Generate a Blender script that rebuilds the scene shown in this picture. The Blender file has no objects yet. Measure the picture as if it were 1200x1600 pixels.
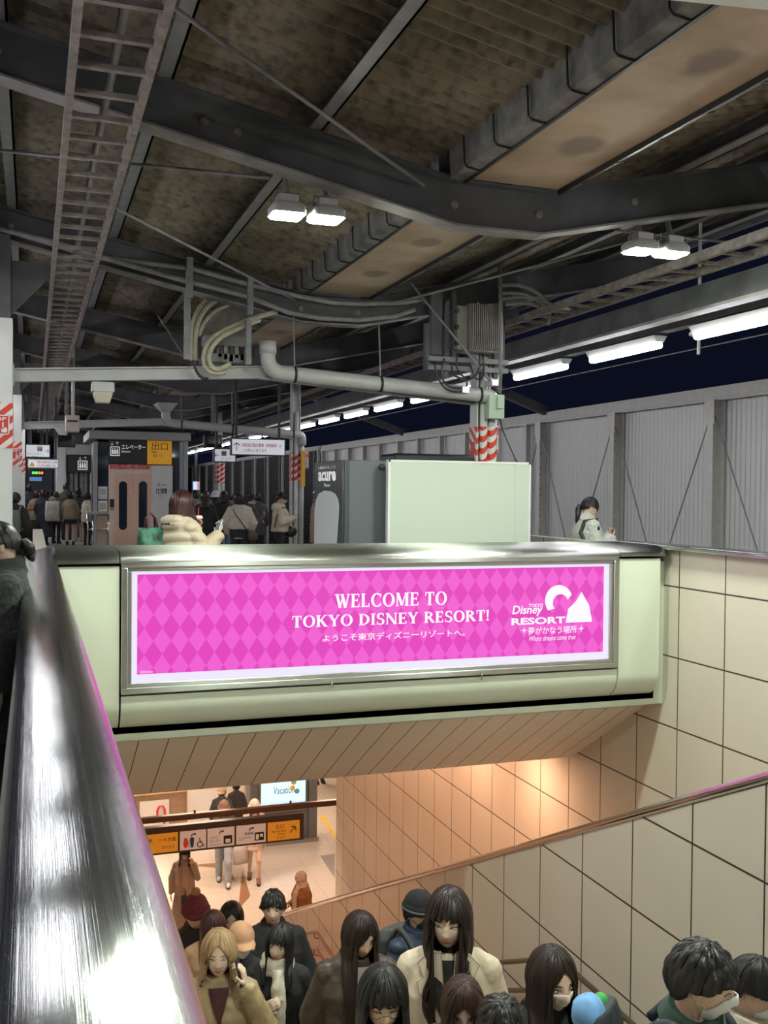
import bpy, bmesh, math, random
import numpy as np
from mathutils import Vector, Matrix, noise
random.seed(7)
PI = math.pi
SC = bpy.context.scene
COL = SC.collection
# ---------------------------------------------------------------- camera
FPX, YAW, PIT, ROLL = 1578.7, math.radians(19.173), math.radians(1.118), math.radians(.5375)
EYE = Vector((0, 0, 1.55))
_r = Vector((math.cos(YAW), -math.sin(YAW), 0)); _f = Vector((math.sin(YAW), math.cos(YAW), 0)); _d = Vector((0, 0, -1))
_f2 = math.cos(PIT)*_f + math.sin(PIT)*_d; _d2 = -math.sin(PIT)*_f + math.cos(PIT)*_d
CR = math.cos(ROLL)*_r - math.sin(ROLL)*_d2; CD = math.sin(ROLL)*_r + math.cos(ROLL)*_d2; CF = _f2
cam = bpy.data.cameras.new('camera'); cam.sensor_fit = 'VERTICAL'; cam.sensor_height = 36; cam.lens = FPX/1600*36
cam.clip_start = .05; cam.clip_end = 400
camo = bpy.data.objects.new('camera', cam); COL.objects.link(camo)
m = Matrix.Identity(4)
for i in range(3):
    m[i][0] = CR[i]; m[i][1] = -CD[i]; m[i][2] = -CF[i]; m[i][3] = EYE[i]
camo.matrix_world = m
SC.camera = camo
# ---------------------------------------------------------------- world, exposure
w = bpy.data.worlds.new('night'); SC.world = w; w.use_nodes = True
w.node_tree.nodes['Background'].inputs[0].default_value = (.0035, .0045, .012, 1)
w.node_tree.nodes['Background'].inputs[1].default_value = 1.0
vs = SC.view_settings; vs.view_transform = 'Standard'; vs.look = 'None'; vs.exposure = 0.0; vs.gamma = 1; vs.use_curve_mapping = False
FLOOD, TUBE, WARM, HALL = 640.0, 32.0, 260.0, 36.0       # how bright the lamps of the place are
# ---------------------------------------------------------------- helpers
def ray(x, y): return ((x-600)/FPX*CR + (y-800)/FPX*CD + CF)
def at(x, y, X=None, Y=None, Z=None):                 # the point where a line of sight meets a plane of the place
    d = ray(x, y)
    t = (X-EYE.x)/d.x if X is not None else (Y-EYE.y)/d.y if Y is not None else (Z-EYE.z)/d.z
    return EYE + t*d
MATS = {}
def mat(name, col, rough=.6, metal=0., emit=None, es=0., var=0., vs_=8., bump=0., bs=60., spec=.5, stretch=None, trans=0., alpha=1., coat=0.):
    if name in MATS: return MATS[name]
    mt = bpy.data.materials.new(name); mt.use_nodes = True; nt = mt.node_tree; b = nt.nodes['Principled BSDF']
    b.inputs['Base Color'].default_value = (*col, 1); b.inputs['Roughness'].default_value = rough
    b.inputs['Metallic'].default_value = metal; b.inputs['Specular IOR Level'].default_value = spec
    if coat: b.inputs['Coat Weight'].default_value = coat; b.inputs['Coat Roughness'].default_value = .1
    if trans: b.inputs['Transmission Weight'].default_value = trans
    if alpha < 1: b.inputs['Alpha'].default_value = alpha
    if emit: b.inputs['Emission Color'].default_value = (*emit, 1); b.inputs['Emission Strength'].default_value = es
    if var or bump:
        tc = nt.nodes.new('ShaderNodeTexCoord'); mp = nt.nodes.new('ShaderNodeMapping')
        nt.links.new(tc.outputs['Object'], mp.inputs[0])
        if stretch: mp.inputs['Scale'].default_value = stretch
        if var:
            n = nt.nodes.new('ShaderNodeTexNoise'); n.inputs['Scale'].default_value = vs_; n.inputs['Detail'].default_value = 5
            nt.links.new(mp.outputs[0], n.inputs[0])
            cr = nt.nodes.new('ShaderNodeValToRGB'); cr.color_ramp.elements[0].position = .32; cr.color_ramp.elements[1].position = .68
            cr.color_ramp.elements[0].color = (*[c*(1-var) for c in col], 1); cr.color_ramp.elements[1].color = (*[min(1, c*(1+var)) for c in col], 1)
            nt.links.new(n.outputs[0], cr.inputs[0]); nt.links.new(cr.outputs[0], b.inputs['Base Color'])
        if bump:
            n2 = nt.nodes.new('ShaderNodeTexNoise'); n2.inputs['Scale'].default_value = bs; n2.inputs['Detail'].default_value = 4
            nt.links.new(mp.outputs[0], n2.inputs[0]); bp = nt.nodes.new('ShaderNodeBump'); bp.inputs['Strength'].default_value = bump
            bp.inputs['Distance'].default_value = .01
            nt.links.new(n2.outputs[0], bp.inputs['Height']); nt.links.new(bp.outputs[0], b.inputs['Normal'])
    MATS[name] = mt
    return mt
class G:                                              # small node helper
    def __init__(s, name, col=(.5, .5, .5), rough=.6, metal=0.):
        s.m = bpy.data.materials.new(name); s.m.use_nodes = True; s.t = s.m.node_tree; s.b = s.t.nodes['Principled BSDF']
        s.b.inputs['Base Color'].default_value = (*col, 1); s.b.inputs['Roughness'].default_value = rough; s.b.inputs['Metallic'].default_value = metal
        MATS[name] = s.m
    def n(s, ty, **k):
        o = s.t.nodes.new('ShaderNode'+ty)
        for a, v in k.items(): setattr(o, a, v)
        return o
    def l(s, a, b): s.t.links.new(a, b)
    def math(s, op, a, b=None, c=None):
        o = s.n('Math', operation=op)
        for i, v in enumerate((a, b, c)):
            if v is None: continue
            if isinstance(v, (int, float)): o.inputs[i].default_value = v
            else: s.l(v, o.inputs[i])
        return o.outputs[0]
    def pos(s):
        g = s.n('NewGeometry'); x = s.n('SeparateXYZ'); s.l(g.outputs['Position'], x.inputs[0]); return x.outputs, g.outputs['Position']
    def line(s, v, off, step, wid):                   # 1 on joint lines of a regular division
        t = s.math('SUBTRACT', v, off); t = s.math('DIVIDE', t, step); t = s.math('FRACT', t)
        t = s.math('SUBTRACT', t, .5); t = s.math('ABSOLUTE', t); return s.math('GREATER_THAN', t, .5-wid/step/2)
    def noise(s, vec, scale, detail=4):
        o = s.n('TexNoise'); o.inputs['Scale'].default_value = scale; o.inputs['Detail'].default_value = detail; s.l(vec, o.inputs[0]); return o.outputs[0]
    def mix(s, f, a, b):
        o = s.n('Mix', data_type='RGBA')
        if isinstance(f, (int, float)): o.inputs[0].default_value = f
        else: s.l(f, o.inputs[0])
        for i, v in ((6, a), (7, b)):
            if isinstance(v, tuple): o.inputs[i].default_value = (*v, 1)
            else: s.l(v, o.inputs[i])
        return o.outputs[2]
    def bump(s, h, st=.3, d=.01):
        b = s.n('Bump'); b.inputs['Strength'].default_value = st; b.inputs['Distance'].default_value = d
        s.l(h, b.inputs['Height']); s.l(b.outputs[0], s.b.inputs['Normal'])
    def col(s, c): s.l(c, s.b.inputs['Base Color'])
class MB:
    def __init__(s): s.v = []; s.f = []; s.mi = []; s.uv = None
    def add(s, vs_, fs, k=0):
        o = len(s.v); s.v += [tuple(v) for v in vs_]; s.f += [tuple(i+o for i in f) for f in fs]; s.mi += [k]*len(fs); return s
    def box(s, x0, x1, y0, y1, z0, z1, k=0):
        if x0 > x1: x0, x1 = x1, x0
        if y0 > y1: y0, y1 = y1, y0
        if z0 > z1: z0, z1 = z1, z0
        return s.add([(x0,y0,z0),(x1,y0,z0),(x1,y1,z0),(x0,y1,z0),(x0,y0,z1),(x1,y0,z1),(x1,y1,z1),(x0,y1,z1)],
              [(3,2,1,0),(4,5,6,7),(0,1,5,4),(1,2,6,5),(2,3,7,6),(3,0,4,7)], k)
    def bar(s, p0, p1, wd, ht, k=0, up=(0, 0, 1)):    # box section between two points
        p0 = Vector(p0); p1 = Vector(p1); d = (p1-p0).normalized(); u = Vector(up)
        if abs(d.dot(u)) > .98: u = Vector((0, 1, 0))
        a = d.cross(u).normalized()*wd/2; b = a.cross(d).normalized()*ht/2
        vs_ = [p+q for p in (p0, p1) for q in (-a-b, a-b, a+b, -a+b)]
        return s.add(vs_, [(3,2,1,0),(4,5,6,7),(0,1,5,4),(1,2,6,5),(2,3,7,6),(3,0,4,7)], k)
    def rings(s, rs, k=0, cap=True, closed=True):
        n = len(rs[0]); o = len(s.v)
        for r in rs: s.v += [tuple(p) for p in r]
        c = 0
        for i in range(len(rs)-1):
            for j in range(n if closed else n-1):
                a = o+i*n+j; b = o+i*n+(j+1) % n; s.f.append((a, b, b+n, a+n)); c += 1
        if cap and closed:
            s.f.append(tuple(o+j for j in reversed(range(n)))); s.f.append(tuple(o+(len(rs)-1)*n+j for j in range(n))); c += 2
        s.mi += [k]*c; return s
    def tube(s, path, r, n=8, k=0, cap=True):
        P_ = [Vector(p) for p in path]; rs = []; u = None
        for i, p in enumerate(P_):
            d = (P_[min(i+1, len(P_)-1)]-P_[max(i-1, 0)]).normalized()
            if u is None: u = d.orthogonal().normalized()
            else: u = (u-d*u.dot(d)).normalized()
            v = d.cross(u); rr = r[i] if isinstance(r, (list, tuple)) else r
            rs.append([p+rr*(math.cos(2*PI*j/n)*u+math.sin(2*PI*j/n)*v) for j in range(n)])
        return s.rings(rs, k, cap)
    def capsule(s, p0, p1, r0, r1, n=12, k=0):
        p0 = Vector(p0); p1 = Vector(p1); d = (p1-p0); d = d.normalized() if d.length > 1e-6 else Vector((0, 0, 1))
        path = []; rad = []
        for a in (-85, -50, -20): path.append(p0+d*r0*math.sin(math.radians(a))); rad.append(r0*math.cos(math.radians(a)))
        for a in (20, 50, 85): path.append(p1+d*r1*math.sin(math.radians(a))); rad.append(r1*math.cos(math.radians(a)))
        return s.tube(path, rad, n, k)
    def chain(s, pts, rad, n=12, k=0):
        for i in range(len(pts)-1): s.capsule(pts[i], pts[i+1], rad[i], rad[i+1], n, k)
        return s
    def ell(s, c, r, n=16, m_=10, k=0, R=None):
        rs = []
        for i in range(m_+1):
            t = PI*(.02+.96*i/m_)-PI/2
            rs.append([Vector((r[0]*math.cos(t)*math.cos(2*PI*j/n), r[1]*math.cos(t)*math.sin(2*PI*j/n), r[2]*math.sin(t))) for j in range(n)])
        c = Vector(c)
        rs = [[(R @ p if R else p)+c for p in q] for q in rs]
        return s.rings(rs, k)
    def prism(s, poly, o, ux, uy, dep, k=0):          # outline in the plane (o, ux, uy) given a thickness along ux x uy
        o = Vector(o); ux = Vector(ux); uy = Vector(uy); nn = ux.cross(uy).normalized()*dep; n = len(poly)
        a = [o+ux*p[0]+uy*p[1] for p in poly]
        return s.add(a+[p+nn for p in a], [tuple(reversed(range(n))), tuple(range(n, 2*n))]+[(i, (i+1) % n, n+(i+1) % n, n+i) for i in range(n)], k)
    def build(s, name, mats, parent=None, smooth=False, bevel=0., seg=2, loc=None):
        me = bpy.data.meshes.new(name)
        V = np.array(s.v, float).reshape(-1, 3)
        if parent is not None: org = np.array(parent.matrix_basis.translation) if parent.parent is None else np.array(parent['_w'])
        elif loc is not None: org = np.array(loc)
        else:
            lo, hi = V.min(0), V.max(0); org = np.array([(lo[0]+hi[0])/2, (lo[1]+hi[1])/2, lo[2]])
        me.from_pydata((V-org).tolist(), [], s.f)
        for mt in (mats if isinstance(mats, (list, tuple)) else [mats]): me.materials.append(mt)
        if len(me.materials) > 1: me.polygons.foreach_set('material_index', s.mi)
        if smooth: me.polygons.foreach_set('use_smooth', [True]*len(me.polygons))
        me.update()
        o = bpy.data.objects.new(name, me); COL.objects.link(o)
        if parent is not None: o.parent = parent
        else: o.location = org
        o['_w'] = [float(x) for x in org]
        if bevel:
            b = o.modifiers.new('bevel', 'BEVEL'); b.width = bevel; b.segments = seg; b.limit_method = 'ANGLE'; b.angle_limit = .6
        if smooth == 2 or bevel:
            me.polygons.foreach_set('use_smooth', [True]*len(me.polygons)); 
            try: me.set_sharp_from_angle(angle=.7)
            except Exception: pass
        return o
def tag(o, label, cat, group=None):
    o['label'] = label; o['category'] = cat
    if group: o['group'] = group
    return o
def thing(name, label, cat, loc, group=None):
    o = bpy.data.objects.new(name, None); COL.objects.link(o); o.location = loc; o.empty_display_size = .1
    return tag(o, label, cat, group)
def struct(name, mb, m_, **k):
    o = mb.build(name, m_, **k); o['kind'] = 'structure'; return o
def rrect(x0, x1, y0, y1, r, n=6):
    o = []
    for cx, cy, a in ((x1-r, y1-r, 0), (x0+r, y1-r, 90), (x0+r, y0+r, 180), (x1-r, y0+r, 270)):
        for i in range(n+1):
            t = math.radians(a+90*i/n); o.append((cx+r*math.cos(t), cy+r*math.sin(t)))
    return o
TXT = {}
def text(name, body, o, ux, uy, m_, parent, w_=None, h=None, bold=0., dep=.002, align='L', shear=0., lsp=1.):
    """lettering as a mesh: fitted into height h and / or width w_, lower left (or centre) at o"""
    c = bpy.data.curves.new('t', 'FONT'); c.body = body; c.offset = bold; c.shear = shear; c.space_line = lsp; c.resolution_u = 3
    t = bpy.data.objects.new('t', c); COL.objects.link(t); bpy.context.view_layer.update()
    me = bpy.data.meshes.new_from_object(t.evaluated_get(bpy.context.evaluated_depsgraph_get()))
    V = np.array([v.co[:] for v in me.vertices]); F = [tuple(p.vertices) for p in me.polygons]
    bpy.data.objects.remove(t); bpy.data.curves.remove(c); bpy.data.meshes.remove(me)
    lo, hi = V.min(0), V.max(0)
    sx = sy = 1
    if h: sy = h/(hi[1]-lo[1]); sx = sy
    if w_: sx = w_/(hi[0]-lo[0]); sy = sy if h else sx
    V = (V-lo)*np.array([sx, sy, 1])
    if align == 'C': V[:, 0] -= (hi[0]-lo[0])*sx/2; V[:, 1] -= (hi[1]-lo[1])*sy/2
    o = Vector(o); ux = Vector(ux).normalized(); uy = Vector(uy).normalized(); nn = ux.cross(uy)*dep
    n = len(V); p = [o+ux*v[0]+uy*v[1] for v in V]
    mb = MB(); mb.add([q+nn for q in p], F)
    return mb.build(name, m_, parent)
UX, UZ = Vector((1, 0, 0)), Vector((0, 0, 1))
# ---------------------------------------------------------------- materials
steel = mat('dark_steel', (.10, .10, .11), .6, .0, var=.3, vs_=3, bump=.1)
flange = mat('dusty_steel', (.23, .215, .215), .7, var=.3, vs_=4)
zinc = mat('grimy_zinc', (.155, .15, .145), .65, .1, var=.45, vs_=7, bump=.3, bs=25)
greysteel = mat('grey_steel', (.22, .22, .23), .5, .2, var=.15)
ladder_m = mat('rusty_grey_steel', (.26, .225, .215), .6, .2, var=.3, vs_=14)
white = mat('white_paint', (.66, .66, .65), .4, var=.06, vs_=3)
offwhite = mat('old_white_paint', (.5, .5, .5), .5, var=.1, vs_=3)
pipe_m = mat('grey_plastic_pipe', (.46, .46, .46), .35, var=.06)
black = mat('black_plastic', (.012, .012, .014), .4)
dark = mat('charcoal_paint', (.035, .037, .042), .45)
cable_m = mat('pale_conduit', (.46, .42, .32), .55, var=.2, vs_=20)
greycable = mat('grey_conduit', (.25, .24, .24), .5, var=.2, vs_=12)
blackcable = mat('black_cable', (.015, .015, .016), .4)
redm = mat('red_film', (.62, .045, .03), .4); redtext = mat('red_lettering', (.6, .03, .05), .5)
whitefilm = mat('white_film', (.75, .74, .72), .4)
yellow = mat('yellow_sign_face', (.80, .40, .03), .5, emit=(.8, .38, .03), es=.22)
signwhite = mat('white_sign_face', (.72, .73, .76), .5, emit=(.9, .92, 1), es=.35)
ink = mat('black_lettering', (.015, .015, .02), .5)
whiteink = mat('white_lettering', (.85, .85, .85), .5, emit=(1, 1, 1), es=.35)
panelw = mat('pale_green_white_panel', (.60, .64, .53), .25, var=.03, vs_=2, coat=.2)
glass = mat('dark_glass', (.02, .03, .05), .06, spec=.8)
pink = mat('salmon_door_paint', (.80, .52, .40), .45, var=.04)
chrome = mat('polished_steel', (.62, .60, .58), .16, 1.)
warmdark = mat('brown_anodised_metal', (.10, .055, .04), .35, .4)
for nm, ax, sc, cc in (('brushed_stainless', 'Y', (300, .8, 300), (.46, .47, .47)), ('brushed_stainless_cross', 'X', (.8, 300, 300), (.50, .51, .48))):
    g = G(nm, cc, .34, 1.); p, pv = g.pos(); mp = g.n('Mapping'); mp.inputs['Scale'].default_value = sc; g.l(pv, mp.inputs[0])
    nz = g.noise(mp.outputs[0], 1, 4); g.l(g.math('MULTIPLY_ADD', nz, .03, .12 if ax == 'Y' else .27), g.b.inputs['Roughness'])
    m2 = g.n('Mapping'); m2.inputs['Scale'].default_value = tuple(3000 if c_ > 1 else .02 for c_ in sc); g.l(pv, m2.inputs[0]); g.bump(g.noise(m2.outputs[0], 1, 1), 1., .00015)
    g.b.inputs['Anisotropic'].default_value = 1.0; tn = g.n('Tangent', direction_type='RADIAL', axis=ax); g.l(tn.outputs[0], g.b.inputs['Tangent'])
stain, stainx = MATS['brushed_stainless'], MATS['brushed_stainless_cross']
g = G('wall_tile', rough=.42)
p, pv = g.pos(); ln = g.math('MAXIMUM', g.line(p[1], .0, .6, .013), g.line(p[2], .173, .6, .013))
nz = g.noise(pv, 2.2, 6); c = g.mix(nz, (.50, .455, .385), (.58, .53, .45)); g.col(g.mix(ln, c, (.035, .028, .022)))
g.bump(g.math('MULTIPLY', g.math('SUBTRACT', 1, ln), 1), .4, .004)
tile = g.m
g = G('soffit_board', rough=.55)
p, pv = g.pos(); ln = g.line(p[0], .083, .2225, .008); c = g.mix(g.noise(pv, 3, 5), (.72, .64, .56), (.80, .72, .63)); g.col(g.mix(ln, c, (.06, .045, .04)))
soffit_m = g.m
g = G('fibre_cement_sheet', rough=.85)
p, pv = g.pos(); a = g.noise(pv, 1.3, 8); b = g.noise(pv, 14, 6)
mr = g.n('MapRange'); g.l(a, mr.inputs[0]); mr.inputs[1].default_value = .30; mr.inputs[2].default_value = .72
c = g.mix(mr.outputs[0], (.11, .088, .066), (.29, .245, .185)); m3 = g.n('MapRange'); g.l(b, m3.inputs[0]); m3.inputs[1].default_value = .45; m3.inputs[2].default_value = .7; c = g.mix(g.math('MULTIPLY', m3.outputs[0], .75), c, (.04, .035, .03))
wv = g.math('COSINE', g.math('MULTIPLY', p[1], 48.332)); c = g.mix(g.math('MULTIPLY', g.math('GREATER_THAN', wv, .55), .35), c, (.30, .26, .20))  # lighter stripes painted along the corrugation in place of light on its ridges
c = g.mix(g.line(p[1], .2, .78, .02), c, (.012, .011, .01)); g.col(c); g.bump(b, .25, .01)
roof_m = g.m
g = G('stained_plywood', rough=.8)
p, pv = g.pos(); a = g.noise(pv, 1.6, 7); mr = g.n('MapRange'); g.l(a, mr.inputs[0]); mr.inputs[1].default_value = .32; mr.inputs[2].default_value = .68; c = g.mix(mr.outputs[0], (.30, .205, .145), (.54, .42, .31))
fy = g.math('SUBTRACT', g.math('FRACT', g.math('DIVIDE', g.math('SUBTRACT', p[1], 3.34), 1.22)), .5); dx = g.math('DIVIDE', g.math('SUBTRACT', p[0], 2.97), .115); dy = g.math('MULTIPLY', fy, 1.22/.15)
dd = g.math('ADD', g.math('SQRT', g.math('ADD', g.math('MULTIPLY', dx, dx), g.math('MULTIPLY', dy, dy))), g.math('MULTIPLY', g.math('SUBTRACT', g.noise(pv, 6, 5), .5), 1.3))
m2 = g.n('MapRange'); g.l(dd, m2.inputs[0]); m2.inputs[1].default_value = .75; m2.inputs[2].default_value = 1.25; m2.inputs[3].default_value = .6; m2.inputs[4].default_value = 0.
c = g.mix(m2.outputs[0], c, (.115, .085, .065)); c = g.mix(g.math('MULTIPLY', g.noise(pv, 22, 3), .25), c, (.2, .15, .11)); g.col(c)
ply = g.m
g = G('stone_paving', rough=.7)
p, pv = g.pos(); ln = g.math('MAXIMUM', g.line(p[0], .1, .3, .008), g.line(p[1], .1, .3, .008))
c = g.mix(g.noise(pv, 5, 6), (.22, .205, .19), (.34, .32, .30)); g.col(g.mix(ln, c, (.08, .075, .07)))
pave = g.m
g = G('polished_hall_floor', rough=.22)
p, pv = g.pos(); ln = g.math('MAXIMUM', g.line(p[0], .1, .9, .007), g.line(p[1], .1, .9, .007))
c = g.mix(g.noise(pv, 9, 6), (.55, .48, .41), (.66, .58, .50)); g.col(g.mix(ln, c, (.40, .34, .28)))
hall = g.m
g = G('corrugated_fence_sheet', rough=.42)
p, pv = g.pos(); c = g.mix(g.noise(pv, .8, 5), (.58, .58, .59), (.66, .66, .67)); g.col(g.mix(g.line(p[1], 0, .1, .012), c, (.3, .3, .31))); 
fence_m = g.m
g = G('red_white_stripes', rough=.4)
p, pv = g.pos(); q = g.math('ADD', g.math('ADD', p[0], p[1]), g.math('MULTIPLY', p[2], -1.2)); q = g.math('FRACT', g.math('DIVIDE', q, .15)); g.col(g.mix(g.math('GREATER_THAN', q, .48), (.72, .70, .68), (.66, .05, .03)))
stripes = g.m
g = G('backlit_pink_poster', (.02, .02, .02), .3)
p, pv = g.pos(); A, B = .125, .19
u = g.math('DIVIDE', p[0], A); v = g.math('DIVIDE', p[2], B); s1 = g.math('FLOOR', g.math('ADD', u, v)); s2 = g.math('FLOOR', g.math('SUBTRACT', u, v))
ck = g.math('ABSOLUTE', g.math('MODULO', g.math('ADD', s1, s2), 2)); v2 = g.math('FLOOR', g.math('MULTIPLY', v, .5))
c = g.mix(ck, (.76, .035, .50), (.86, .095, .62)); g.l(c, g.b.inputs['Emission Color']); g.b.inputs['Emission Strength'].default_value = 1.0
poster = g.m
lightwhite = mat('backlit_white', (.05, .05, .05), .3, emit=(.86, .80, 1.0), es=.95)
posterwhite = mat('backlit_white_lettering', (.05, .05, .05), .3, emit=(.95, .88, 1.0), es=1.0)
flood_e = mat('floodlight_lens', (.8, .8, .8), .3, emit=(.90, 1.0, .83), es=FLOOD)
tube_e = mat('fluorescent_tube', (.8, .8, .8), .3, emit=(.97, .97, 1.0), es=TUBE)
tube2_e = mat('boosted_fluorescent_tube', (.8, .8, .8), .3, emit=(.97, .97, 1.0), es=TUBE*1.6)  # stronger glow for the unseen left row, to brighten the platform
warm_e = mat('warm_ceiling_lamp', (.8, .8, .8), .3, emit=(1, .56, .35), es=WARM)
hall_e = mat('hall_ceiling_lamp', (.8, .8, .8), .3, emit=(1, .74, .55), es=HALL)
ORD = ['first', 'second', 'third', 'fourth', 'fifth', 'sixth', 'seventh', 'eighth', 'ninth', 'tenth', 'eleventh', 'twelfth', 'thirteenth', 'fourteenth', 'fifteenth', 'sixteenth', 'seventeenth', 'eighteenth', 'nineteenth', 'twentieth']
# ================================================================ THE SETTING
# ---- platform with the stair opening
mb = MB()
mb.box(-4.6, -.02, -8, 70, -.3, 0); mb.box(-.02, 5.3, -8, -.35, -.3, 0); mb.box(-.02, 5.3, 8.05, 70, -.3, 0); mb.box(5.3, 6.25, -8, 70, -.3, 0)
struct('floor', mb, pave, loc=(0, 0, 0))
mb = MB(); mb.box(5.75, 6.05, 8.3, 70, 0, .006); mb.box(5.75, 6.05, -8, 8.3, 0, .006); struct('trim_1', mb, mat('tactile_yellow', (.62, .42, .06), .6, var=.15))
mb = MB(); mb.box(-9, 9.3, -8, 75, -1.25, -1.15)
mb2 = MB(); mb2.box(6.25, 9.3, -8, 75, -1.25, -1.15); struct('floor_track', mb2, mat('track_ballast', (.07, .06, .055), .9, var=.4, vs_=30, bump=.6, bs=40))
# ---- stair, three flights with two landings
def sz_ramp(Y):
    return float(np.interp(Y, [-.35, 4.9, 6.1, 11.1, 12.3, 15.52, 90], [0, -2.5, -2.5, -4.9, -4.9, -6.45, -6.45]))
STEPS = []
for y0, z0, y1, z1, n in ((-.35, 0, 4.9, -2.5, 16), (6.1, -2.5, 11.1, -4.9, 15), (12.3, -4.9, 15.52, -6.45, 10)):
    for i in range(n):
        STEPS.append((y0+(y1-y0)*i/n, y0+(y1-y0)*(i+1)/n, z0+(z1-z0)*(i+1)/n))
STEPS += [(4.9, 6.1, -2.5), (11.1, 12.3, -4.9)]
def step_z(Y):
    for a, b, z in STEPS:
        if a <= Y < b: return z
    return 0 if Y < -.35 or Y > 99 else -6.45
stairstone = mat('stair_stone', (.42, .36, .30), .6, var=.12, vs_=6)
mb = MB(); nb = MB()
for a, b, z in STEPS:
    mb.box(.147, 3.5, a, b, z-.45, z); nb.box(.2, 3.45, a-.012, a+.045, z+.001+ (0 if True else 0), z+.006)
struct('staircase', mb, stairstone); struct('trim_2', nb, mat('stair_nosing', (.16, .12, .09), .7))
mb = MB(); mb.box(3.7, 5.14, 8.3, 15.5, -6.6, -6.5)
n = 30
for i in range(n): mb.box(3.72, 5.14, .2+15.3*i/n, .2+15.3*(i+1)/n, -6.45*(i+1)/n-.4, -6.45*(i+1)/n)
struct('staircase_beyond', mb, stairstone)
# ---- stairwell walls
mb = MB(); mb.box(5.14, 5.28, -.6, 17.235, -6.45, 1.09); struct('wall_right', mb, tile)
mb = MB(); mb.box(.0, .147, -.6, 17.3, -6.45, .9); struct('wall_left', mb, tile)
mb = MB(); yz = [(-.6, 2.30), (14.9, -4.88), (14.9, -6.45), (-.6, -6.45)]
mb.prism([(a, b) for a, b in yz], (3.74, 0, 0), (0, 1, 0), (0, 0, 1), -.2); struct('wall_divider', mb, tile)
# front parapet carrying the light box: body, curved lower panel, pale panels
mb = MB()
mb.box(.147, 5.14, 7.42, 8.05, -.25, .98)
struct('wall_front', mb, panelw)
def curve_prof(z_top, r=.26, zb=-.19, yf=7.3):
    pr = [(yf, z_top)]
    for i in range(13):
        t = math.radians(90*i/12); pr.append((yf+r-r*math.cos(t), zb+.24-.24*math.sin(t)))
    pr += [(7.6, zb), (7.6, z_top)]
    return pr
for nm, x0, x1, zt in (('trim_3', .147, .577, 1.012), ('trim_4', .59, 4.61, .092), ('trim_5', 4.622, 5.02, 1.012)):
    mb = MB(); pr = curve_prof(zt); n = len(pr)
    mb.rings([[(x0, a, b) for a, b in pr], [(x1, a, b) for a, b in pr]])
    o = struct(nm, mb, panelw, smooth=2)
mb = MB(); mb.box(.147, 5.05, 7.42, 7.6, -.20, 1.03); struct('trim_6', mb, mat('black_joint', (.01, .01, .01), .8))
mb = MB(); mb.box(.147, 4.99, 7.48, 7.7, -.275, -.215); struct('trim_7', mb, mat('beige_edge_beam', (.56, .54, .44), .5), bevel=.006)
mb = MB(); mb.add([(.0, 7.60, -.275), (5.14, 7.60, -.275), (5.14, 8.95, -1.10), (.0, 8.95, -1.10), (.0, 7.60, -.15), (5.14, 7.60, -.15), (5.14, 9.05, -.98), (.0, 9.05, -.98)],
    [(3,2,1,0),(4,5,6,7),(0,1,5,4),(1,2,6,5),(2,3,7,6),(3,0,4,7)]); struct('ceiling_soffit', mb, soffit_m)
mb = MB(); mb.box(-.1, 5.3, 8.95, 17.3, -1.1, -.9); struct('ceiling_stair', mb, soffit_m)
mb = MB(); mb.box(-6, 12, 17.3, 34, -3.4, -3.2); mb.box(-6, 12, 17.28, 17.4, -3.4, -.9); struct('ceiling_hall', mb, mat('hall_ceiling_paint', (.7, .66, .6), .6))
mb = MB(); mb.box(-6, 12, 14.9, 34, -6.6, -6.45); mb.box(3.4, 5.3, 14.8, 15.2, -6.6, -6.45); struct('floor_hall', mb, hall)
mb = MB(); mb.box(-6, 12, 33.9, 34.1, -6.45, -3.4); struct('wall_hall', mb, mat('hall_wall_paint', (.42, .38, .34), .6, var=.1))
# floor inlays: long dark joints and star points
mb = MB()
inl = mat('brown_stone_inlay', (.30, .16, .08), .3)
def tri(*px):
    q = [at(x, y, Z=-6.446) for x, y in px]; k = len(q)
    mb.add([tuple(v) for v in q]+[(v.x, v.y, -6.452) for v in q], [tuple(range(k)), tuple(reversed(range(k, 2*k)))])
tri((391, 1400), (379, 1358), (372, 1421)); tri((340, 1356), (335, 1348), (295, 1352)); tri((368, 1377), (362, 1363), (351, 1370))
struct('trim_8', mb, inl)
mb = MB(); tri((500, 1337), (523, 1334), (523, 1372)); struct('trim_9', mb, mat('grey_stone_inlay', (.24, .22, .21), .4))
mb = MB(); tri((497, 1275), (508, 1275), (524, 1304), (524, 1312)); struct('trim_10', mb, mat('tactile_yellow', (.5, .36, .08), .6))
# ---- steel caps of the parapets
mb = MB(); pr = [(.147, .86)]
for i in range(15):
    t = math.radians(180*i/14); pr.append((.052+.098*math.cos(t), 1.07+.055*math.sin(t)))
pr += [(-.046, .86)]
rs = []
for y in (-1.2, 7.2, 7.4, 7.58, 7.7, 7.78):
    k = 0 if y < 7.3 else ((y-7.2)/.6)**2
    rs.append([(min(.147, a+k*.10*(1-(a+.05)/.2)) , y, b) for a, b in pr])
mb.rings(rs); o = mb.build('parapet_cap', stain, smooth=2)
tag(o, 'broad rounded stainless steel cap running along the left parapet toward the photographer', 'parapet cap')
mb = MB(); mb.box(-.03, .0, -1.2, 7.7, 0, .9); struct('trim_11', mb, panelw)
pr = [(8.08, 1.0), (8.08, 1.11), (8.07, 1.12), (7.45, 1.12), (7.36, 1.11), (7.30, 1.085), (7.28, 1.06), (7.28, 1.035), (7.32, 1.03)]
mb = MB()
for x0, x1 in ((.15, .574), (.580, 4.612), (4.618, 5.06)): mb.rings([[(x0, a, b) for a, b in pr], [(x1, a, b) for a, b in pr]])
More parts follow.
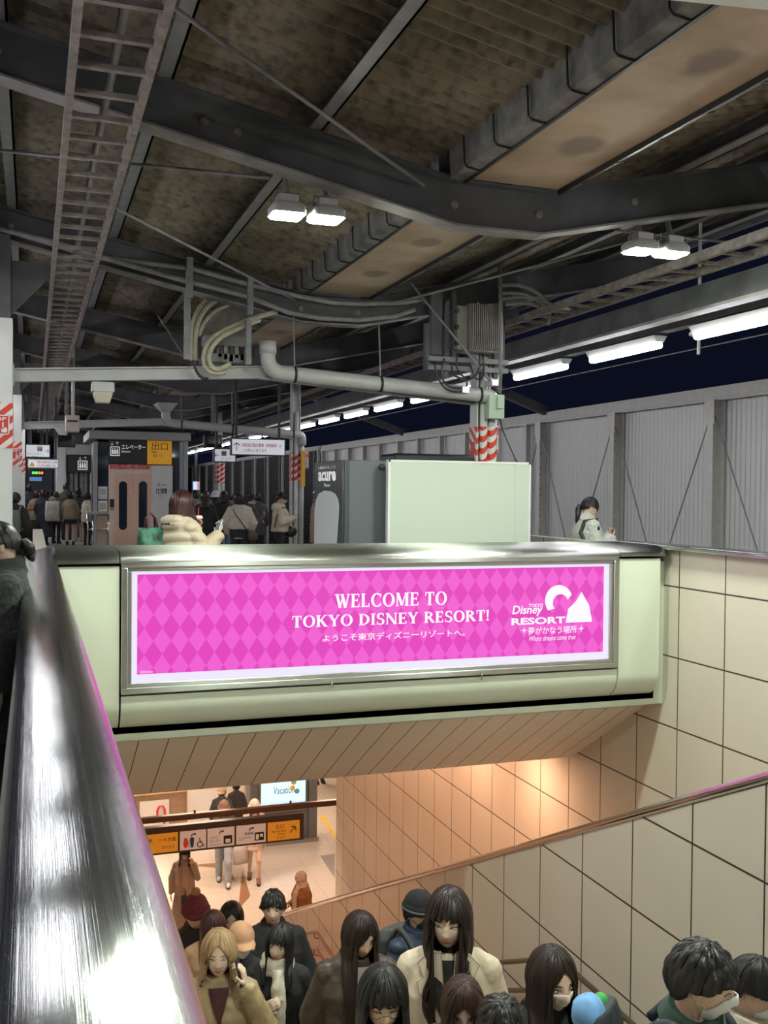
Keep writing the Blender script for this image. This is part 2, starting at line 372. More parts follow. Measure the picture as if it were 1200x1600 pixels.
o = mb.build('parapet_cap', stainx, smooth=2); tag(o, 'stainless steel cap along the top of the parapet above the pink light box', 'parapet cap')
mb = MB(); pr = rrect(5.06, 5.30, 1.085, 1.125, .015, 3); mb.rings([[(a, -.6, b) for a, b in pr], [(a, 8.1, b) for a, b in pr]])
o = mb.build('parapet_cap', stain, smooth=2); tag(o, 'thin steel cap on top of the tiled wall on the right', 'parapet cap')
mb = MB(); pr = rrect(-.075, .075, -.034, .034, .03, 4)
A = Vector((3.60, -.5, .148+4.69*.466)); B = Vector((3.60, 4.19, .118)); Cc = Vector((3.60, 14.95, -4.92))
rs = []
for P_ in (A, B, Cc): rs.append([(P_.x+a, P_.y, P_.z+b) for a, b in pr])
mb.rings(rs); o = mb.build('handrail', mat('steel_cap_polished', (.60, .57, .54), .13, 1.), smooth=2); tag(o, 'polished steel capping rail sloping down the top of the tiled dividing wall', 'handrail')
# ---- handrails on the dividing wall, two tiers with brackets
railm = mat('brown_handrail', (.07, .045, .035), .35); railp = mat('steel_handrail', (.5, .46, .43), .25, .9)
def wall_rail(label, y0, y1, lo, hi, m_):
    t = thing('stair_handrail', label, 'handrail', (3.45, y0, sz_ramp(y0)), 'two tier handrails on the dividing wall')
    for dz, nm in ((.86, 'upper_rail'), (.64, 'lower_rail')):
        ys = np.linspace(y0, y1, 30); pts = [(3.42, y, sz_ramp(y)+dz) for y in ys]
        mb = MB(); mb.tube([(3.50, y0-.01, pts[0][2])]+pts+[(3.50, y1+.01, pts[-1][2])], .019, 10); mb.build(nm, m_, t, smooth=True)
        for k in range(int((y1-y0)/1.1)+1):
            y = y0+.3+k*1.1
            if y > y1: break
            b = MB(); z = sz_ramp(y)+dz; b.tube([(3.42, y, z-.02), (3.42, y, z-.07), (3.45, y, z-.09), (3.5, y, z-.09)], .008, 8); b.build('bracket', m_, t, smooth=True)
wall_rail('dark two tier handrail on the dividing wall above the first landing', 5.0, 10.6, 0, 0, railm)
wall_rail('brown two tier handrail on the dividing wall lower down the stair', 11.0, 15.6, 0, 0, mat('orange_brown_handrail', (.26, .10, .055), .35))
# ================================================================ LIGHT BOX WITH THE POSTER
t = thing('advertising_light_box', 'long pink backlit advertising light box reading WELCOME TO TOKYO DISNEY RESORT', 'light box', (2.6, 7.3, .11))
X0, X1, Z0, Z1 = .588, 4.603, .108, 1.048
def frame(mb, x0, x1, z0, z1, w_, y0, y1, k=0):
    mb.box(x0, x1, y0, y1, z1-w_, z1, k); mb.box(x0, x1, y0, y1, z0, z0+w_, k); mb.box(x0, x0+w_, y0, y1, z0+w_, z1-w_, k); mb.box(x1-w_, x1, y0, y1, z0+w_, z1-w_, k)
mb = MB(); frame(mb, X0, X1, Z0, Z1, .045, 7.275, 7.40); mb.build('outer_frame', stainx, t, bevel=.006)
mb = MB(); frame(mb, X0+.045, X1-.045, Z0+.045, Z1-.045, .028, 7.29, 7.40); mb.build('inner_frame', stainx, t, bevel=.004)
mb = MB(); mb.box(X0+.06, X1-.06, 7.312, 7.38, Z0+.06, Z1-.05); mb.build('white_margin', lightwhite, t)
a = at(215, 893, Y=7.31); b = at(943, 1020, Y=7.31)
mb = MB(); mb.box(.700, 4.478, 7.308, 7.318, .243, .952); pz = mb.build('poster', poster, t)
for xx in (2.12, 3.35):
    mb = MB(); mb.tube([(xx, 7.27, Z0+.02), (xx, 7.25, Z0+.015), (xx, 7.245, Z0-.03)], .006, 8); mb.build('latch', chrome, t, smooth=True)
# serif lettering built from strokes
def glyph(ch):
    q = []; T, N, S = .20, .085, .055
    def L_(x0, y0, x1, y1, wd):
        d = Vector((x1-x0, y1-y0)); nn = Vector((-d.y, d.x)).normalized()*wd/2
        q.append([(x0-nn.x, y0-nn.y), (x1-nn.x, y1-nn.y), (x1+nn.x, y1+nn.y), (x0+nn.x, y0+nn.y)])
    def V_(x, y0=0, y1=1, wd=T, ser=True):
        q.append([(x-wd/2, y0), (x+wd/2, y0), (x+wd/2, y1), (x-wd/2, y1)])
        if ser:
            for y in (y0, y1-S): q.append([(x-wd/2-.07, y), (x+wd/2+.07, y), (x+wd/2+.07, y+S), (x-wd/2-.07, y+S)])
    def H_(x0, x1, y, wd=N): q.append([(x0, y-wd/2), (x1, y-wd/2), (x1, y+wd/2), (x0, y+wd/2)])
    def SER(x, y, wd): q.append([(x-wd/2, y-S/2), (x+wd/2, y-S/2), (x+wd/2, y+S/2), (x-wd/2, y+S/2)])
    def A_(cx, cy, rx, ry, a0, a1, th, tv, n=14):
        for i in range(n):
            P2 = []
            for a in (a0+(a1-a0)*i/n, a0+(a1-a0)*(i+1)/n):
                c, s = math.cos(math.radians(a)), math.sin(math.radians(a)); P2.append(((cx+rx*c, cy+ry*s), (cx+(rx-th)*c, cy+(ry-tv)*s)))
            q.append([P2[0][1], P2[0][0], P2[1][0], P2[1][1]] if a1 > a0 else [P2[1][1], P2[1][0], P2[0][0], P2[0][1]])
    wd = .75
    if ch == 'W': L_(.12, 1, .36, 0, T); L_(.36, 0, .58, .95, N); L_(.50, 1, .76, 0, T); L_(.76, 0, 1.0, 1, N); SER(.12, .97, .34); SER(.50, .97, .3); SER(1.0, .97, .26); wd = 1.12
    elif ch == 'E': V_(.17); H_(.2, .62, .955); H_(.2, .5, .52); H_(.2, .64, .045); L_(.6, .98, .6, .74, .06); L_(.62, .02, .62, .27, .06); L_(.5, .4, .5, .64, .05); wd = .72
    elif ch == 'L': V_(.17); H_(.2, .62, .045); L_(.61, .02, .61, .29, .07); wd = .70
    elif ch == 'C': A_(.46, .5, .44, .52, 45, 315, .2, .09); L_(.76, .98, .76, .66, .06); L_(.76, .05, .76, .3, .05); wd = .86
    elif ch == 'O': A_(.47, .5, .46, .52, 0, 360, .2, .08, 24); wd = .96
    elif ch == 'M': V_(.13, wd=N); L_(.16, .98, .5, .05, T); L_(.5, .05, .8, .98, N); V_(.88); wd = 1.08
    elif ch == 'T': V_(.38); H_(.03, .73, .955); L_(.06, .98, .06, .7, .06); L_(.70, .98, .70, .7, .06); wd = .78
    elif ch == 'K': V_(.17); L_(.22, .42, .68, .98, N); L_(.36, .58, .72, .02, T); SER(.70, .97, .26); SER(.76, .03, .28); wd = .9
    elif ch == 'Y': L_(.14, .98, .42, .45, T); L_(.74, .98, .46, .45, N); V_(.44, 0, .5, ser=False); SER(.14, .97, .34); SER(.74, .97, .24); SER(.44, .03, .34); wd = .88
    elif ch == 'D': V_(.17); A_(.24, .5, .60, .5, -90, 90, .2, .085); H_(.12, .26, .957); H_(.12, .26, .043); wd = .9
    elif ch == 'I': V_(.17); wd = .37
    elif ch == 'S': A_(.34, .74, .29, .28, 40, 270, .16, .085); A_(.34, .27, .31, .29, 90, -140, .17, .085); L_(.56, .99, .56, .73, .05); L_(.08, .02, .08, .28, .05); L_(.26, .56, .44, .46, .14); wd = .70
    elif ch == 'N': V_(.13, wd=N); L_(.13, .97, .78, .03, T); V_(.80, wd=N); wd = .96
    elif ch == 'R': V_(.17); A_(.3, .74, .38, .26, -90, 90, .19, .08); H_(.2, .32, .957); H_(.2, .32, .50); L_(.4, .5, .74, .03, T); SER(.78, .03, .2); wd = .86
    elif ch == '!': q.append([(.10, .3), (.18, .3), (.24, 1), (.04, 1)]); A_(.14, .1, .1, .1, 0, 360, .0999, .0999, 12); wd = .3
    elif ch == ' ': wd = .36
    return q, wd
def serif(name, s, x0, x1, z0, z1, y, m_, parent):
    tot = sum(glyph(c)[1]+.05 for c in s); kx = (x1-x0)/tot; kz = z1-z0; x = x0; mb = MB()
    for i, c in enumerate(s):
        q, wd = glyph(c)
        for j, pl in enumerate(q):
            yy = y-.0004*(j % 5)
            mb.add([(x+a*kx, yy, z0+b*kz) for a, b in pl]+[(x+a*kx, y+.003, z0+b*kz) for a, b in pl], [(0, 1, 2, 3), (7, 6, 5, 4), (0, 4, 5, 1), (1, 5, 6, 2), (2, 6, 7, 3), (3, 7, 4, 0)])
        x += (wd+.05)*kx
    return mb.build(name, m_, parent)
yt = 7.303
def sg(x, y): return at(x, y, Y=yt)
a, b = sg(524, 950), sg(700, 925); serif('lettering', 'WELCOME TO', a.x, b.x, a.z, b.z+.004, yt, posterwhite, t)
a, b = sg(456, 981), sg(766, 952); serif('lettering', 'TOKYO DISNEY RESORT!', a.x, b.x, a.z, b.z-.004, yt, posterwhite, t)
a, b = sg(504, 1003), sg(726, 990); text('lettering', 'ようこそ東京ディズニーリゾートへ。', (a.x, yt, a.z), UX, UZ, posterwhite, t, b.x-a.x, .056, bold=.008)
a, b = sg(799, 977), sg(883, 963); text('lettering', 'RESORT', (a.x, yt, a.z), UX, UZ, posterwhite, t, b.x-a.x, b.z-a.z, bold=.035)
a, b = sg(800, 964), sg(848, 945); text('lettering', 'Disney', (a.x, yt, a.z), UX, UZ, posterwhite, t, b.x-a.x, b.z-a.z, bold=.02, shear=.2)
a, b = sg(826, 949), sg(848, 943); text('lettering', 'TOKYO', (a.x, yt, a.z), UX, UZ, posterwhite, t, b.x-a.x, b.z-a.z, bold=.02)
a, b = sg(825, 992), sg(901, 979); text('lettering', '夢がかなう場所', (a.x, yt, a.z), UX, UZ, posterwhite, t, b.x-a.x, .062, bold=.006)
a, b = sg(827, 1002), sg(899, 993); text('lettering', 'Where dreams come true', (a.x, yt, a.z), UX, UZ, posterwhite, t, b.x-a.x, .042, shear=.35)
a, b = sg(219, 1053), sg(239, 1047); text('lettering', '©Disney', (a.x, yt, a.z), UX, UZ, posterwhite, t, b.x-a.x, b.z-a.z)
mb = MB()                                              # plain stand-in emblem: a ring segment, a pointed mound, two sparkles
c = sg(873, 938); R1, R2 = .125, .07; pts = []
for i in range(25): a_ = math.radians(20+200*i/24); pts.append((c.x+R1*math.cos(a_), c.z+R1*math.sin(a_)))
for i in range(25): a_ = math.radians(220-200*i/24); pts.append((c.x+.015+R2*math.cos(a_), c.z-.02+R2*math.sin(a_)))
mb.prism(pts, (0, yt, 0), UX, UZ, .002); mb.build('ring_emblem', posterwhite, t); mb = MB()
a, b = sg(884, 973), sg(925, 973); hgt = sg(905, 925).z-a.z
mb.prism([(0, 0), (b.x-a.x, 0), (b.x-a.x-.03, hgt*.55), ((b.x-a.x)/2+.02, hgt), ((b.x-a.x)/2-.03, hgt*.7), (.02, hgt*.45)], (a.x, yt, a.z), UX, UZ, .002); mb.build('peak_emblem', posterwhite, t)
for x, y, s_ in ((819, 985, .03), (908, 982, .03)):
    c = sg(x, y); pts = []
    for i in range(8): r_ = s_ if i % 2 == 0 else s_*.22; a_ = PI/4*i; pts.append((c.x+r_*math.cos(a_), c.z+r_*math.sin(a_)))
    mb = MB(); mb.prism(pts, (0, yt, 0), UX, UZ, .002); mb.build('sparkle', posterwhite, t)
# ================================================================ ROOF
def gb(X): return 3.255+(.205*(2.56-X) if X < 2.56 else .215*(X-3.17) if X > 3.17 else 0)
def rz(X): return gb(X)+.46
def sheet(x0, x1, nm):
    ys = np.arange(-3, 42, .0325); mb = MB(); rs = []
    for y in ys:
        d = .032*math.cos(2*PI*y/.13); rs.append([(x0, y, rz(x0)+d), (x1, y, rz(x1)+d)])
    mb.rings(rs, cap=False, closed=False); o = struct(nm, mb, roof_m, smooth=True)
    mb = MB(); q = [(x0, 42), (x1, 42), (x1, 75), (x0, 75)]; mb.add([(a, b, rz(a)) for a, b in q]+[(a, b, rz(a)+.03) for a, b in q], [(0, 1, 2, 3), (7, 6, 5, 4), (0, 4, 5, 1), (2, 6, 7, 3)]); struct(nm+'_far', mb, roof_m)
    mb = MB(); q = [(x0, -3), (x1, -3), (x1, 75), (x0, 75)]; mb.add([(a, b, rz(a)+.06) for a, b in q]+[(a, b, rz(a)+.09) for a, b in q], [(0, 1, 2, 3), (7, 6, 5, 4), (0, 4, 5, 1), (2, 6, 7, 3), (1, 5, 6, 2), (3, 7, 4, 0)]); struct(nm+'_top', mb, dark)
sheet(-4.9, 2.50, 'ceiling_left'); sheet(3.35, 7.0, 'ceiling_right')
GY = [2.1, 6.05, 10.0, 13.95, 17.9, 21.85, 25.8, 33.7, 41.6]
def gpath(dz): return [(-4.9, gb(-4.9)+dz), (2.56, gb(2.56)+dz), (2.865, gb(2.8)+dz-.003), (3.17, gb(3.17)+dz), (7.0, gb(7.0)+dz)]
for i, y in enumerate(GY):
    lab = ['dark steel roof girder nearly overhead, nearest the photographer', 'bent dark steel roof girder carrying the two pairs of floodlights', 'roof girder with pale conduits along its side above the finned grey cabinet'][i] if i < 3 else 'dark roof girder, %s one counted back from the photographer' % ORD[i]
    t = thing('roof_girder', lab, 'girder', (2.865, y, 3.25), 'roof girders of the platform canopy')
    for nm, z0, z1, wd, m_ in (('web', .012, .288, .014, steel), ('bottom_flange', 0, .014, .16, flange), ('top_flange', .286, .30, .16, steel)):
        a = gpath(z0); b = gpath(z1); mb = MB(); rs = []
        for (x, za), (_, zb) in zip(a, b): rs.append([(x, y-wd/2, za), (x, y+wd/2, za), (x, y+wd/2, zb), (x, y-wd/2, zb)])
        mb.rings(rs); mb.build(nm, m_, t)
    if i in (1, 2):
        for x in (-.2, .95, 1.15, 2.56, 3.17, 3.9):
            b = MB(); b.ell((x, y-.012, gb(x)+.15), (.03, .012, .03), 8, 6); b.build('bolt', flange, t)
PX = [(-3.78, ''), (-2.88, ''), (-1.98, ''), (-1.08, ''), (-.18, ''), (.72, ''), (1.62, ''), (4.22, ''), (5.1, ''), (6.0, ''), (6.8, '')]
for i, (x, _) in enumerate(PX):
    mb = MB(); z = gb(x)+.30
    mb.box(x-.045, x+.045, -3, 46, z, z+.012, 1); mb.box(x+.03, x+.045, -3, 46, z, z+.13); 
    o = mb.build('roof_purlin', [steel, greysteel]); lab = 'grey steel purlin under the %s slope of the canopy, %s from the central gutter' % ('left' if x < 3 else 'right', ORD[(6-i) if x < 3 else (i-7)])
    tag(o, lab, 'purlin', 'roof purlins')
# valley gutter, bay by bay
yb = [-1.85]+GY[:-2]+[33.7]
for i in range(len(yb)-1):
    y0, y1 = yb[i]+.09, yb[i+1]-.09
    if i > 6: break
    lab = ['tan plywood gutter soffit overhead behind the nearest girder', 'large stained tan gutter soffit at the top right before the floodlight girder', 'tan gutter soffit between the two floodlight pairs beyond the first bend'][i] if i < 3 else 'tan gutter soffit in the %s bay back along the valley of the roof' % ORD[i]
    t = thing('valley_gutter', lab, 'gutter', (2.93, (y0+y1)/2, 3.5), 'gutter soffits along the roof valley')
    mb = MB(); mb.box(2.60, 3.27, y0, y1, 3.555, 3.57); mb.build('soffit_panel', ply, t)
    for nm, xa, xb, s_ in (('side_flashing', 2.50, 2.60, -1), ('side_flashing', 3.27, 3.33, 1)):
        mb = MB(); xo = xa if s_ < 0 else xb; xi = xb if s_ < 0 else xa
        pr = [(xi, 3.53), (xo, 3.545), (xo+s_*.015, 3.74), (xi+s_*.03, 3.80), (xi, 3.60)]
        mb.rings([[(a, y0, b) for a, b in pr], [(a, y1, b) for a, b in pr]]); mb.build(nm, zinc, t)
        yy = y0+.15
        while yy < y1 and y1 < 19:
            b = MB(); b.tube([(xi+s_*.005, yy, 3.525), (xo, yy, 3.538), (xo+s_*.02, yy, 3.56), (xo+s_*.03, yy, 3.75)], .006, 6); b.build('clamp', black, t); yy += .42
    mb = MB(); mb.box(2.585, 2.605, y0, y1, 3.52, 3.56); mb.box(3.265, 3.28, y0, y1, 3.52, 3.56); mb.build('edge_strip', black, t)
# right edge beam, lamp trunking, edge
o = MB().box(5.28, 5.42, -3, 60, 3.10, 3.125).box(5.34, 5.36, -3, 60, 3.126, 3.34, 1).build('edge_beam', [flange, steel]); tag(o, 'long pale steel beam above the row of fluorescent lamps', 'beam')
o = MB().box(5.60, 5.72, -3, 60, 3.09, 3.17).build('lamp_trunking', steel); tag(o, 'long grey trunking the fluorescent lamps hang from', 'trunking')
o = MB().box(6.98, 7.03, -3, 60, rz(7)-.2, rz(7)+.1).build('roof_fascia', steel); tag(o, 'dark fascia along the right edge of the canopy roof', 'fascia')
# brace rods
rodm = greysteel
def rod(label, p, q, r=.012, nm='brace_rod'):
    o = MB().tube([p, q], r, 8).build(nm, rodm, smooth=True); tag(o, label, 'brace rod', 'thin bracing rods under the roof')
rod('long thin brace rod from the upper left down to the bent floodlight girder', at(272, 12, Z=3.85), at(662, 290, Y=6.0))
rod('brace rod passing behind the cable ladder toward the left floodlights', at(0, 235, Z=3.9), at(420, 278, Y=6.15))
rod('brace rod below the cable ladder dropping toward the gutter beyond the girder', at(180, 325, Y=7.2), at(462, 470, Y=9.8))
rod('thin rod running flat behind the right floodlights toward the right edge', at(960, 360, Y=7.5), at(1200, 385, Y=7.0))
rod('slanting rod in front of the finned grey cabinet', at(640, 440, Y=9.4), at(782, 615, Y=9.75), .013)
rod('short dark rod hanging aslant beside the left cable hanger', at(214, 441, Y=13.9), at(285, 552, Y=11.0))
rod('conduit rod sloping up from the gutter bend past the right floodlights', at(610, 475, Y=9.5), at(1010, 370, Y=8.4), .014)
rod('thin rod from the conduit bundle up to the top right', at(880, 330, Y=7.2), at(1200, 225, Y=6.3), .012)
# white knot on the conduits along the second girder
for lab, pts in (('upper pale conduit following the girder above the curled hoses', [(-20, 350), (150, 402), (300, 420), (383, 443), (471, 464), (520, 473), (558, 475), (633, 473), (672, 466)]), ('lower pale conduit following the girder above the curled hoses', [(-20, 352), (80, 377), (187, 410), (287, 438), (387, 463), (450, 488), (500, 497), (558, 500), (617, 494), (648, 483)])):
    dy = 9.88 if 'upper' in lab else 9.84
    o = MB().tube([at(x, y, Y=dy) for x, y in pts], .026, 8).build('conduit', greycable, smooth=True); tag(o, lab, 'conduit')
# cable ladders
def cable_ladder(lab, x0, x1, z, y0, y1, step):
    t = thing('cable_ladder', lab, 'cable ladder', ((x0+x1)/2, y0, z))
    for x in (x0, x1): MB().box(x-.018, x+.018, y0, y1, z, z+.07).build('side_rail', ladder_m, t)
    n = int((y1-y0)/step)
    vis = [k for k in range(n)][:95]; rest = MB()
    for k in range(n):
        y = y0+.1+k*step
        if k < 95: MB().box(x0, x1, y-.018, y+.018, z+.01, z+.035).build('rung', ladder_m, t)
        else: rest.box(x0, x1, y-.018, y+.018, z+.01, z+.035)
    if rest.v: rest.build('rung', ladder_m, t)['kind'] = 'stuff'
    return t
cl = cable_ladder('grey steel cable ladder running away overhead at the left', .165, .505, 3.45, 2.4, 36, .33)
cr = cable_ladder('cable ladder running along the right slope of the canopy above the pale edge beam', 4.86, 5.20, 3.36, 3.0, 30, .33)
o = MB().tube([(.36, 2.4, 3.55), (.34, 9, 3.55), (.33, 20, 3.55), (.33, 36, 3.55)], .022, 8).build('cable', greycable, smooth=True); tag(o, 'grey cable lying along the middle of the left cable ladder', 'cable')
o = MB().tube([(5.0, 3, 3.44), (5.02, 30, 3.44)], .04, 8).build('cable', greycable, smooth=True); tag(o, 'thick grey cable lying on the right cable ladder', 'cable')
# ================================================================ LAMPS
def floodlight(lab, x, y, z, yaw=0.):
    t = thing('floodlight', lab, 'floodlight', (x, y, z), 'LED floodlights under the roof')
    mb = MB(); pr = rrect(-.105, .105, -.10, .10, .03, 4)
    mb.rings([[(x+a, y+b, z-.015) for a, b in pr], [(x+a, y+b, z+.03) for a, b in pr], [(x+a*.8, y+b*.8, z+.055) for a, b in pr]]); mb.build('housing', offwhite, t, smooth=2)
    pr = rrect(-.092, .092, -.088, .088, .025, 4); mb = MB(); mb.rings([[(x+a, y+b, z-.024) for a, b in pr], [(x+a, y+b, z-.0155) for a, b in pr]]); mb.build('lens', flood_e, t)
    for k in range(6): MB().box(x-.06, x+.06, y-.07+k*.025, y-.062+k*.025, z+.05, z+.10).build('cooling_fin', offwhite, t)
    zt = gb(x); mb = MB(); mb.tube([(x-.08, y, z+.04), (x-.08, y, z+.12), (x+.08, y, z+.12), (x+.08, y, z+.04)], .008, 6); mb.tube([(x, y, z+.12), (x, y+.05, zt+.02)], .018, 8); mb.build('bracket', greysteel, t)
for lab, x in (('left lamp of the floodlight pair near the middle of the roof', 1.475), ('right lamp of the floodlight pair near the middle of the roof', 1.725), ('left lamp of the floodlight pair at the right under the bent girder', 4.005), ('right lamp of the floodlight pair at the right under the bent girder', 4.255)):
    floodlight(lab, x, 6.12, 3.265)
for x, y in ((2.30, 2.12), (2.55, 2.12), (4.005, -1.85), (4.255, -1.85)): floodlight('floodlight added out of view %s' % ('over the stair at the left' if y > 0 else 'behind the photographer'), x, y, 3.265)  # unseen floodlights added to light the stair and the people
ly = [-5.5+1.80*k for k in range(34)]
vis_i = 0
for k, y in enumerate(ly):
    if y < 6: lab = 'fluorescent lamp on the right platform edge beside the photographer'
    else: lab = 'fluorescent lamp over the right platform edge, %s in the row counted from the front' % ORD[vis_i] if vis_i < 20 else 'small fluorescent lamp far down the right platform edge'; vis_i += 1
    t = thing('fluorescent_lamp', lab, 'lamp', (5.65, y, 3.0), 'fluorescent lamps over the platform edge')
    mb = MB(); pr = [(-.075, .09), (-.04, .03), (.04, .03), (.075, .09)]; mb.rings([[(5.65+a, y-.63, 2.98+b) for a, b in pr], [(5.65+a, y+.63, 2.98+b) for a, b in pr]]); mb.build('housing', offwhite, t)
    mb = MB(); pr = rrect(-.045, .045, -.035, .03, .028, 3); mb.rings([[(5.65+a, y-.60, 2.985+b) for a, b in pr], [(5.65+a, y+.60, 2.985+b) for a, b in pr]]); mb.build('tube', tube_e, t)
for k in range(19):  # unseen row, added for the elevator's light and the cap's reflected bands
    y = 4.2+1.9*k
    t = thing('fluorescent_lamp', 'unseen fluorescent lamp added over the left side of the platform, %s from the photographer' % ORD[k], 'lamp', (-.9, y, 3.15), 'unseen lamps added over the left side of the platform')
    MB().box(-.975, -.825, y-.53, y+.53, 3.2, 3.26).build('housing', offwhite, t); MB().box(-.95, -.85, y-.5, y+.5, 3.15, 3.2).build('tube', tube2_e, t)
    MB().tube([(-.9, y, 3.26), (-.9, y, gb(-.9)+.40)], .012, 6).build('rod', greysteel, t)
for k, (x, y) in enumerate([(4.55, 9.6), (4.55, 11.2), (4.55, 12.8), (4.55, 14.6), (1.6, 10.4), (1.6, 13.4), (3.0, 16.0)]):
    t = thing('ceiling_lamp', 'warm ceiling lamp above the lower stair, %s of the sunk lamps' % ORD[k], 'lamp', (x, y, -1.12), 'warm lamps in the stair ceiling')
    pr = [(x+.13*math.cos(2*PI*i/20), y+.13*math.sin(2*PI*i/20)) for i in range(20)]
    MB().rings([[(a, b, -1.13) for a, b in pr], [(a, b, -1.10) for a, b in pr]]).build('rim', white, t)
    pr = [(x+.11*math.cos(2*PI*i/20), y+.11*math.sin(2*PI*i/20)) for i in range(20)]
    MB().rings([[(a, b, -1.14) for a, b in pr], [(a, b, -1.131) for a, b in pr]]).build('lens', warm_e, t)
for k, (x, y) in enumerate([(0, 19.5), (3, 19.5), (6, 19.5), (0, 23.5), (3, 23.5), (6, 23.5), (3, 28), (7, 28)]):
    t = thing('ceiling_lamp', 'square ceiling lamp of the lower hall, %s of them' % ORD[k], 'lamp', (x, y, -3.42), 'lamps in the hall ceiling')
    frame_ = MB(); frame_.box(x-.65, x+.65, y-.35, y+.35, -3.42, -3.40); frame_.build('rim', white, t); MB().box(x-.6, x+.6, y-.3, y+.3, -3.435, -3.421).build('diffuser', hall_e, t)
# ================================================================ PILLARS
def pillar_right(lab, y, full):
    x = 4.57
    t = thing('platform_pillar', lab, 'pillar', (x, y, 0), 'white pillars on the right of the stair')
    ztop = gb(x)+.02
    mb = MB(); mb.box(x-.10, x-.085, y-.09, y+.09, 0, ztop); mb.box(x+.045, x+.06, y-.09, y+.09, 0, ztop); mb.box(x-.085, x+.045, y-.008, y+.008, 0, ztop); mb.build('column', white, t)
    MB().tube([(x-.02, y-.09, 0), (x-.02, y-.09, 3.0)], .042, 14).build('conduit_pipe', white, t, smooth=True)
    MB().tube([(x+.075, y-.10, 0), (x+.075, y-.10, 2.60)], .05, 14).build('rain_pipe', pipe_m, t, smooth=True)
    zs = (1.74, 2.26)
    mb = MB(); mb.box(x-.104, x-.081, y-.094, y+.094, *zs); mb.tube([(x-.02, y-.09, zs[0]), (x-.02, y-.09, zs[1])], .0445, 14); mb.tube([(x+.075, y-.10, zs[0]), (x+.075, y-.10, zs[1])], .0525, 14); mb.build('warning_stripes', stripes, t)
    if full:
        mb = MB(); mb.box(x-.106, x-.10, y-.05, y+.05, 1.9, 2.1); mb.build('sticker', redm, t)
    return t
pillar_right('white pillar with red stripes behind the pale screen, under the finned grey cabinet', 9.96, True)
pillar_right('white striped pillar beside the dark vending machine, second on the right', 18.1, False)
pillar_right('white pillar behind the direction signs, third on the right', 26.2, False)
def pillar_left(lab, y):
    x0, x1 = -.47, -.177
    t = thing('platform_pillar', lab, 'pillar', (-.32, y, 0), 'white pillars at the left edge of the photo')
    zt = gb(-.32)+.02
    mb = MB(); mb.box(x0, x1, y-.02, y+.02, 0, 3.1); mb.box(x0, x0+.02, y-.12, y+.12, 0, 3.1); mb.box(x1-.02, x1, y-.12, y+.12, 0, 3.1); mb.box(x0, x1, y-.13, y-.11, 0, 3.1); mb.build('column', white, t)
    mb = MB(); mb.box(x0+.02, x1-.02, y-.1, y+.1, 3.1, zt); mb.prism([(0, 0), (.38, .42), (.38, .5), (-.1, .5), (-.1, 0)], (x1-.03, y+.05, 3.14), UX, UZ, .1); mb.build('upper_column', steel, t)
    z = (1.92, 2.33)
    mb = MB(); mb.box(x0-.004, x1+.004, y-.136, y+.124, *z); mb.build('warning_stripes', stripes, t)
    mb = MB(); mb.box(x0+.05, x1-.025, y-.142, y-.134, 2.04, 2.22); st = mb.build('stop_sticker', redm, t)
    mb = MB(); frame_ = (x0+.05, x1-.025)
    for a in ((frame_[0], frame_[0]+.01, 2.04, 2.22), (frame_[1]-.01, frame_[1], 2.04, 2.22), (frame_[0], frame_[1], 2.04, 2.05), (frame_[0], frame_[1], 2.21, 2.22)): mb.box(a[0], a[1], y-.145, y-.14, a[2], a[3])
    cx = x1-.075
    mb.box(cx-.012, cx, y-.145, y-.14, 2.09, 2.155); mb.prism(rrect(cx-.02, cx+.03, 2.06, 2.105, .012, 3), (0, y-.145, 0), UX, UZ, -.004); mb.build('hand_symbol', whitefilm, t)
    text('lettering', 'STOP', (x0+.075, y-.143, 2.165), UX, UZ, whitefilm, t, .165, .035, bold=.02)
for i, y in enumerate((9.95, 17.9, 25.8)): pillar_left(['white left pillar with a red STOP sticker, nearest', 'white left pillar with red stripes just behind the nearest one', 'farthest of the white striped left pillars beside the hanging signs'][i], y)
